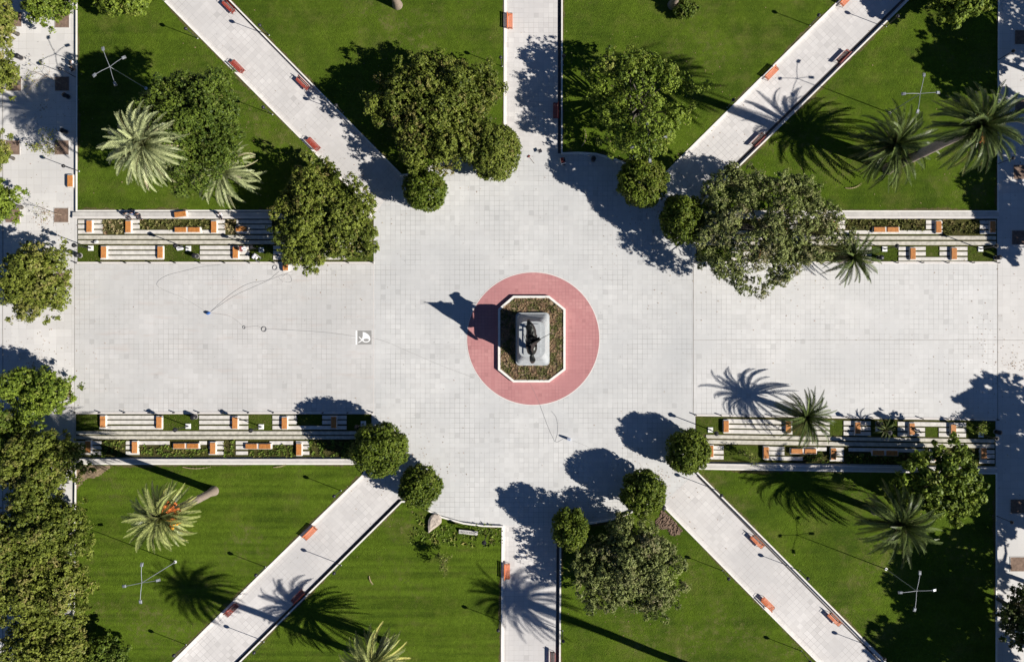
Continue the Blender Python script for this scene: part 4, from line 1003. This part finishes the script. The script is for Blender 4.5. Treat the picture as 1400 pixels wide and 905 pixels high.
bag(285.6, 428.3, .0, 30, (.20, .14, .36), M['blue'], 'small blue cable case standing on the open west plaza', 'case')
bag(777.5, 599.8, .0, -20, (.24, .16, .70), M['paleblue'], 'pale blue equipment case standing on the plaza south of the statue', 'case')
# two wheeled hand cart at the plaza corner
hc = thing('hand_cart', 'small litter cart with red lid at the corner of the north path', 'cart', W(769.5, 221.5, 0), R(15))
b = MB(); b.box(-.28, .28, -.35, .35, .22, .85, M['white'], bevel=.03); b.obj('body', hc)
b = MB(); b.box(-.26, .1, -.34, .34, .852, .90, M['cloth_r'], bevel=.02); b.box(.11, .27, -.3, .3, .852, .88, M['black']); b.obj('lid', hc)
b = MB(); b.tube([(.25, -.3, .7), (.55, -.28, 1.0), (.55, .28, 1.0), (.25, .3, .7)], .02, M['steel'], 6); b.obj('handle', hc)
for s in (-1, 1):
    b = MB(); b.tube([(.05, s * .38, .2), (.05, s * .43, .2)], .2, M['black'], 16); b.obj('wheel', hc)
# broom and folding stool beside the north path end
fs_ = thing('folding_stool', 'small dark folding stool on the plaza at the foot of the north path', 'stool', W(738.5, 207.5, 0), R(25))
b = MB(); b.box(-.2, .2, -.2, .2, .40, .43, M['cloth_d']); b.obj('seat', fs_)
for s in (-1, 1):
    b = MB(); b.tube([(-.18, s * .18, .4), (.2, s * .18, 0)], .015, M['steel'], 5); b.tube([(.18, s * .18, .4), (-.2, s * .18, 0)], .015, M['steel'], 5); b.obj('leg', fs_)
br_ = thing('broom', 'thin broom with pink head lying on the plaza near the folding stool', 'broom', W(727, 219, 0.02), R(-52))
b = MB(); b.tube([(-.45, 0, .03), (.55, 0, .03)], .015, M['twig'], 6); b.obj('handle', br_)
b = MB(); b.box(-.62, -.45, -.16, .16, .0, .07, M['cloth_r']); b.obj('head', br_)

# ---- cables and coils
def cable(pts, label, r=.010, m='cable', coil=None):
    P = [W(x, y, .02) for x, y in pts]; out = []
    for i in range(len(P) - 1):
        p0, p1, p2, p3 = P[max(i - 1, 0)], P[i], P[i + 1], P[min(i + 2, len(P) - 1)]
        for t in np.linspace(0, 1, 6, endpoint=False):
            out.append(.5 * ((2 * p1) + (p2 - p0) * t + (2 * p0 - 5 * p1 + 4 * p2 - p3) * t * t + (3 * p1 - p0 - 3 * p2 + p3) * t ** 3))
    out.append(P[-1]); b = MB(); b.tube(out, r, M[m], 5); return tag(b.obj('cable'), label, 'cable', 'thin cables lying on the plaza')
cable([(302, 362), (275, 365), (254, 370), (228, 377), (215, 386.5), (221, 395), (254, 409), (283, 427)], 'thin cable looping from the bollards to the blue case')
cable([(287, 427), (320, 405), (350, 391), (378, 379), (400, 371)], 'thin cable from the blue case to the loose orange bench, straighter one')
cable([(287, 427), (316, 402), (340, 388), (366, 383), (377, 375), (382, 371)], 'thin cable from the blue case to the loose bench, curvier one')
cable([(288, 428), (310, 431), (322, 437), (331, 445)], 'thin cable from the blue case to the first coil')
cable([(337, 447), (352, 446), (359, 449), (368, 450), (410, 452), (451, 455), (487, 460)], 'thin cable from the two coils to the painted fish emblem')
cable([(509, 462), (530, 468), (553, 478), (604, 500), (647, 516)], 'thin cable from the fish emblem to the pink disc')
cable([(725, 524), (738, 553), (750, 585), (759, 604)], 'thin cable from the planter to the south, straighter one')
cable([(754, 562), (761, 572), (762.5, 590), (760, 604), (770, 600)], 'thin cable curling to the pale blue case')
cable([(782, 602), (800, 609), (815, 618)], 'thin cable from the pale blue case towards the south east')
cable([(381, 379), (386, 384), (396, 386), (399, 382), (394, 375), (386, 378)], 'short loop of cable below the loose bench')
for x, y, r, lb in [(376, 366, .30, 'beside the loose orange bench'), (334, 447.5, .18, 'on the west plaza, western of a pair'), (361, 450, .32, 'on the west plaza, eastern of a pair')]:
    b = MB()
    for j in range(3):
        rad = r * (1 - j * .10); b.tube([W(x, y, .02 + j * .02) + Vector((math.cos(a) * rad, math.sin(a) * rad, 0)) for a in np.linspace(0, 2 * math.pi, 22)], .018, M['cable'], 5, True, False)
    tag(b.obj('cable_coil'), 'round coil of dark cable ' + lb, 'cable coil', 'coils of cable on the plaza')

# ---- painted emblem on the paving
em = thing('floor_emblem', 'grey painted square with a white fish like emblem and a white bar beside it', 'floor sign', W(0, 0, 0)); em.location = (0, 0, 0)
b = MB(); b.prism(rect(489, 508, 452, 471), .0, .010, M['logo_bg']); b.obj('background', em)
z0 = 1 / 22.6
def zp(pts): return ccw(w2([(480 + x * z0, 440 + y * z0) for x, y in pts]))
b = MB(); b.prism(rect(486, 488.3, 452, 471), 0, .012, M['logo_fg']); b.obj('bar', em)
b = MB()
b.add([(p[0], p[1], .015) for p in zp([(360, 315), (410, 322), (470, 348), (525, 385), (568, 435), (592, 490), (597, 540), (590, 575), (560, 560), (548, 538), (500, 522), (460, 518), (410, 528), (375, 560), (345, 545), (345, 500), (362, 430)])], [tuple(range(17))], M['logo_fg'])
ring = [(465 + 118 * math.cos(R(a)), 565 + 72 * math.sin(R(a))) for a in range(0, 181, 12)]; rin = [(465 + 82 * math.cos(R(a)), 563 + 42 * math.sin(R(a))) for a in range(0, 181, 12)]
for i in range(15): b.add([(p[0], p[1], .0155) for p in zp([ring[i], ring[i + 1], rin[i + 1], rin[i]])], [(0, 1, 2, 3)], M['logo_fg'])
b.add([(p[0], p[1], .016) for p in zp([(228, 465), (262, 462), (395, 575), (370, 610)])], [(0, 1, 2, 3)], M['logo_fg'])
b.add([(p[0], p[1], .0165) for p in zp([(222, 660), (222, 630), (350, 540), (385, 560)])], [(0, 1, 2, 3)], M['logo_fg'])
b.obj('emblem', em)

# ---- stone, nameplate, dug soil, litter on the lawns
b = MB(); rng = np.random.default_rng(9)
out = [(600, 702), (604, 707), (604, 713), (600, 717), (593, 722), (586.5, 727), (586, 718), (586.5, 709), (590, 703), (595, 701)]
P0 = ccw(w2(out)); c = Vector((sum(p[0] for p in P0) / 10, sum(p[1] for p in P0) / 10))
rings = [[Vector((c.x + (p[0] - c.x) * q, c.y + (p[1] - c.y) * q, z + (rng.uniform(-.03, .03) if z > .3 else 0))) for p in P0] for q, z in ((1, .2), (1.02, .45), (.95, .62), (.6, .70), (.25, .72))]
b.loft(rings, M['stone'], False); tag(b.obj('boulder'), 'pale teardrop shaped boulder in the south flower bed', 'boulder')
npl = thing('nameplate', 'narrow white plate with dark lettering tilted in the south flower bed', 'sign', W(641, 725, .24), R(-6))
mt = Matrix.Rotation(R(28), 4, 'X')
b = MB(); b.box(-1.12, 1.12, -.30, .30, .22, .26, M['cap'], mt); b.obj('plate', npl)
b = MB(); x = -1.0
rng = np.random.default_rng(3)
while x < .95:
    w = rng.uniform(.07, .13)
    b.box(x, x + .035, -.13, .13, .2605, .275, M['cloth_d'], mt); b.box(x + .037, x + w, .08, .13, .2605, .275, M['cloth_d'], mt)
    if rng.uniform() < .6: b.box(x + .037, x + w, -.13, -.08, .2605, .275, M['cloth_d'], mt)
    if rng.uniform() < .5: b.box(x + w, x + w + .03, -.07, .07, .2605, .275, M['cloth_d'], mt)
    x += w + .09
b.obj('lettering', npl)
for s in (-.9, .9): b = MB(); b.tube([(s, 0, 0), (s, -.1, .2)], .03, M['black'], 6); b.obj('leg', npl)
tufts('flower_bed', [(568, 585, 699, 730), (585, 686, 722, 745), (606, 684, 718, 724), (560, 600, 728, 748)], 5.5, .42, 'tuftg', 'leafy green and olive plants around the boulder and nameplate', seed=21, wide=.09)
tufts('flower_bed', [(655, 686, 720, 742)], 4, .4, 'tuft', 'yellowish plants at the corner of the south flower bed', seed=22, wide=.08)
def patch(name, pts, m, label, cat, h=.12, seed=1, n=26):
    P = ccw(w2(pts)); rng = np.random.default_rng(seed); xs = [p[0] for p in P]; ys = [p[1] for p in P]; b = MB(); idx = {}; vs = []; fs = []
    for i in range(n + 1):
        for j in range(n + 1):
            x = min(xs) + (max(xs) - min(xs)) * i / n; y = min(ys) + (max(ys) - min(ys)) * j / n
            if in_poly(x, y, P):
                dd = min(math.hypot(x - p[0], y - p[1]) for p in P); idx[(i, j)] = len(vs); vs.append((x + rng.normal() * .02, y + rng.normal() * .02, LZ - .01 + h * rng.uniform(.15, 1) * min(1, .25 + dd / .8)))
    for i in range(n):
        for j in range(n):
            q = [(i, j), (i + 1, j), (i + 1, j + 1), (i, j + 1)]
            if all(k in idx for k in q): fs.append(tuple(idx[k] for k in q))
    b.add(vs, fs, m); return tag(b.obj(name), label, cat)
patch('soil_heap', [(904, 694), (912, 700), (934, 723), (930, 730), (917, 733), (911, 724), (897, 723), (894, 712), (900, 706), (903, 696)], M['dark_earth'], 'freshly dug brown soil at the corner of the south east path', 'soil heap', .2)
patch('bare_patch', [(106, 633.5), (158, 633.5), (152, 642), (138, 652), (120, 655), (106, 672)], M['soil'], 'bare worn soil at the corner of the south west lawn', 'bare soil', .06, 2, 18)['kind'] = 'structure'
def frond(px, py, rz, L, label, curve=.35):
    r_ = thing('fallen_frond', label, 'fallen frond', W(px, py, LZ + .02), R(rz)); b = MB()
    pts = [Vector((L * (t - .5), curve * ((t - .5) ** 2 * 4 - 1) * .5, .05 + .12 * math.sin(math.pi * t))) for t in np.linspace(0, 1, 9)]
    b.tube(pts, [.05, .05, .045, .04, .04, .035, .03, .02, .01], M['straw'], 6)
    for i in range(2, 9):
        for s in (-1, 1): b.tube([pts[i], pts[i] + Vector((.12, s * .14, .02))], [.02, .005], M['straw'], 4)
    b.obj('stem', r_)
frond(270, 637.5, 0, 3.2, 'long pale dry frond lying by the south west terrace wall')
frond(383, 636.5, 10, 1.4, 'short dark fallen twig by the south west terrace wall', .1)
frond(508, 791.5, -65, 1.0, 'small pale fallen leaf alone on the south lawn', .1)
frond(1165, 255, 15, 1.9, 'forked dead branch on the north east lawn', .5)
frond(797, 190, 80, 2.0, 'bare dead branch at the foot of the light green open tree', .6)
tufts('fallen_leaves', [(1290, 1362, 10, 120), (110, 150, 820, 900)], 1.2, .12, 'tuftg', 'loose leaf litter in the shaded lawn corners', seed=31)
V = []; T = []; lr = np.random.default_rng(88)
for (lx, ly, rad, n) in [(600, 160, 120, 420), (440, 300, 105, 420), (255, 185, 120, 320), (880, 140, 110, 300), (1048, 320, 140, 520), (862, 776, 100, 320), (1290, 660, 90, 260), (45, 500, 110, 320), (60, 300, 60, 160), (900, 290, 90, 260),
                         (560, 640, 90, 240), (900, 650, 90, 200), (1385, 500, 160, 400), (1385, 200, 160, 300), (60, 150, 80, 160)]:
    for _ in range(n):
        a = lr.uniform(0, 6.28); q = rad * abs(lr.normal()) * .6; x = lx + math.cos(a) * q; y = ly + math.sin(a) * q
        z = .03
        for nm, mk, pts in LAWNS:
            if in_poly(x, y, pts): z = LZ + .03
        if 292 < y < 358 and (104 < x < 511 or 951 < x < 1363): z = .15
        c = W(x, y, z); t = lr.uniform(0, 6.28); u = Vector((math.cos(t), math.sin(t), lr.normal() * .2)) * lr.uniform(.03, .09); v = Vector((-u.y, u.x, lr.normal() * .01)) * .6
        V.append([list(c - u), list(c - v), list(c + u), list(c + v)]); T.append((lr.uniform(0, 1), lr.uniform(.3, 1)))
tag(quads('leaf_litter', np.array(V), np.repeat(np.array(T), 4, axis=0), LV['tuftd']), 'dry fallen leaves scattered under the trees', 'leaves', None, 'stuff')
# drain cover
b = MB(); b.prism(rect(860.5, 867.5, 213.5, 219), .24, .30, M['gutter']); o = tag(b.obj('drain_cover'), 'small square drain cover in the grass behind the clipped oval tree', 'drain cover')

# ------------------------------------------------------------------ light, sky, camera
sc = bpy.context.scene
EL = R(34); AZ = math.atan2(.934, -.357)          # sun stands low in the south east, shade falls to the north west
w = bpy.data.worlds.new('World'); sc.world = w; w.use_nodes = True
nt = w.node_tree; bg = nt.nodes['Background']
sky = nt.nodes.new('ShaderNodeTexSky'); sky.sky_type = 'NISHITA'; sky.sun_disc = False
sky.sun_elevation = EL; sky.sun_rotation = AZ; sky.altitude = 3000; sky.air_density = .8; sky.dust_density = 0.0; sky.ozone_density = 6.0
nt.links.new(sky.outputs[0], bg.inputs[0]); bg.inputs[1].default_value = .05
sd = bpy.data.lights.new('sun', 'SUN'); sd.energy = 5.0; sd.angle = R(.5); sd.color = (1, .95, .87)
so = bpy.data.objects.new('sun', sd); C.objects.link(so)
dirv = Vector((.934 * math.cos(EL), -.357 * math.cos(EL), math.sin(EL)))
so.rotation_euler = dirv.to_track_quat('Z', 'Y').to_euler(); so.location = (40, -20, 60)
cd = bpy.data.cameras.new('camera'); co = bpy.data.objects.new('camera', cd); C.objects.link(co)
co.location = (0, 0, CAMH); co.rotation_euler = (0, 0, 0)
cd.sensor_width = 36; cd.lens = 36 * 1066 / 1400; cd.shift_x = -50 / 1400; cd.shift_y = -2.5 / 1400
cd.clip_start = .5; cd.clip_end = 2000
sc.camera = co
sc.render.engine = 'CYCLES'
vs_ = sc.view_settings; vs_.view_transform = 'Standard'; vs_.look = 'None'; vs_.exposure = .50; vs_.gamma = 1
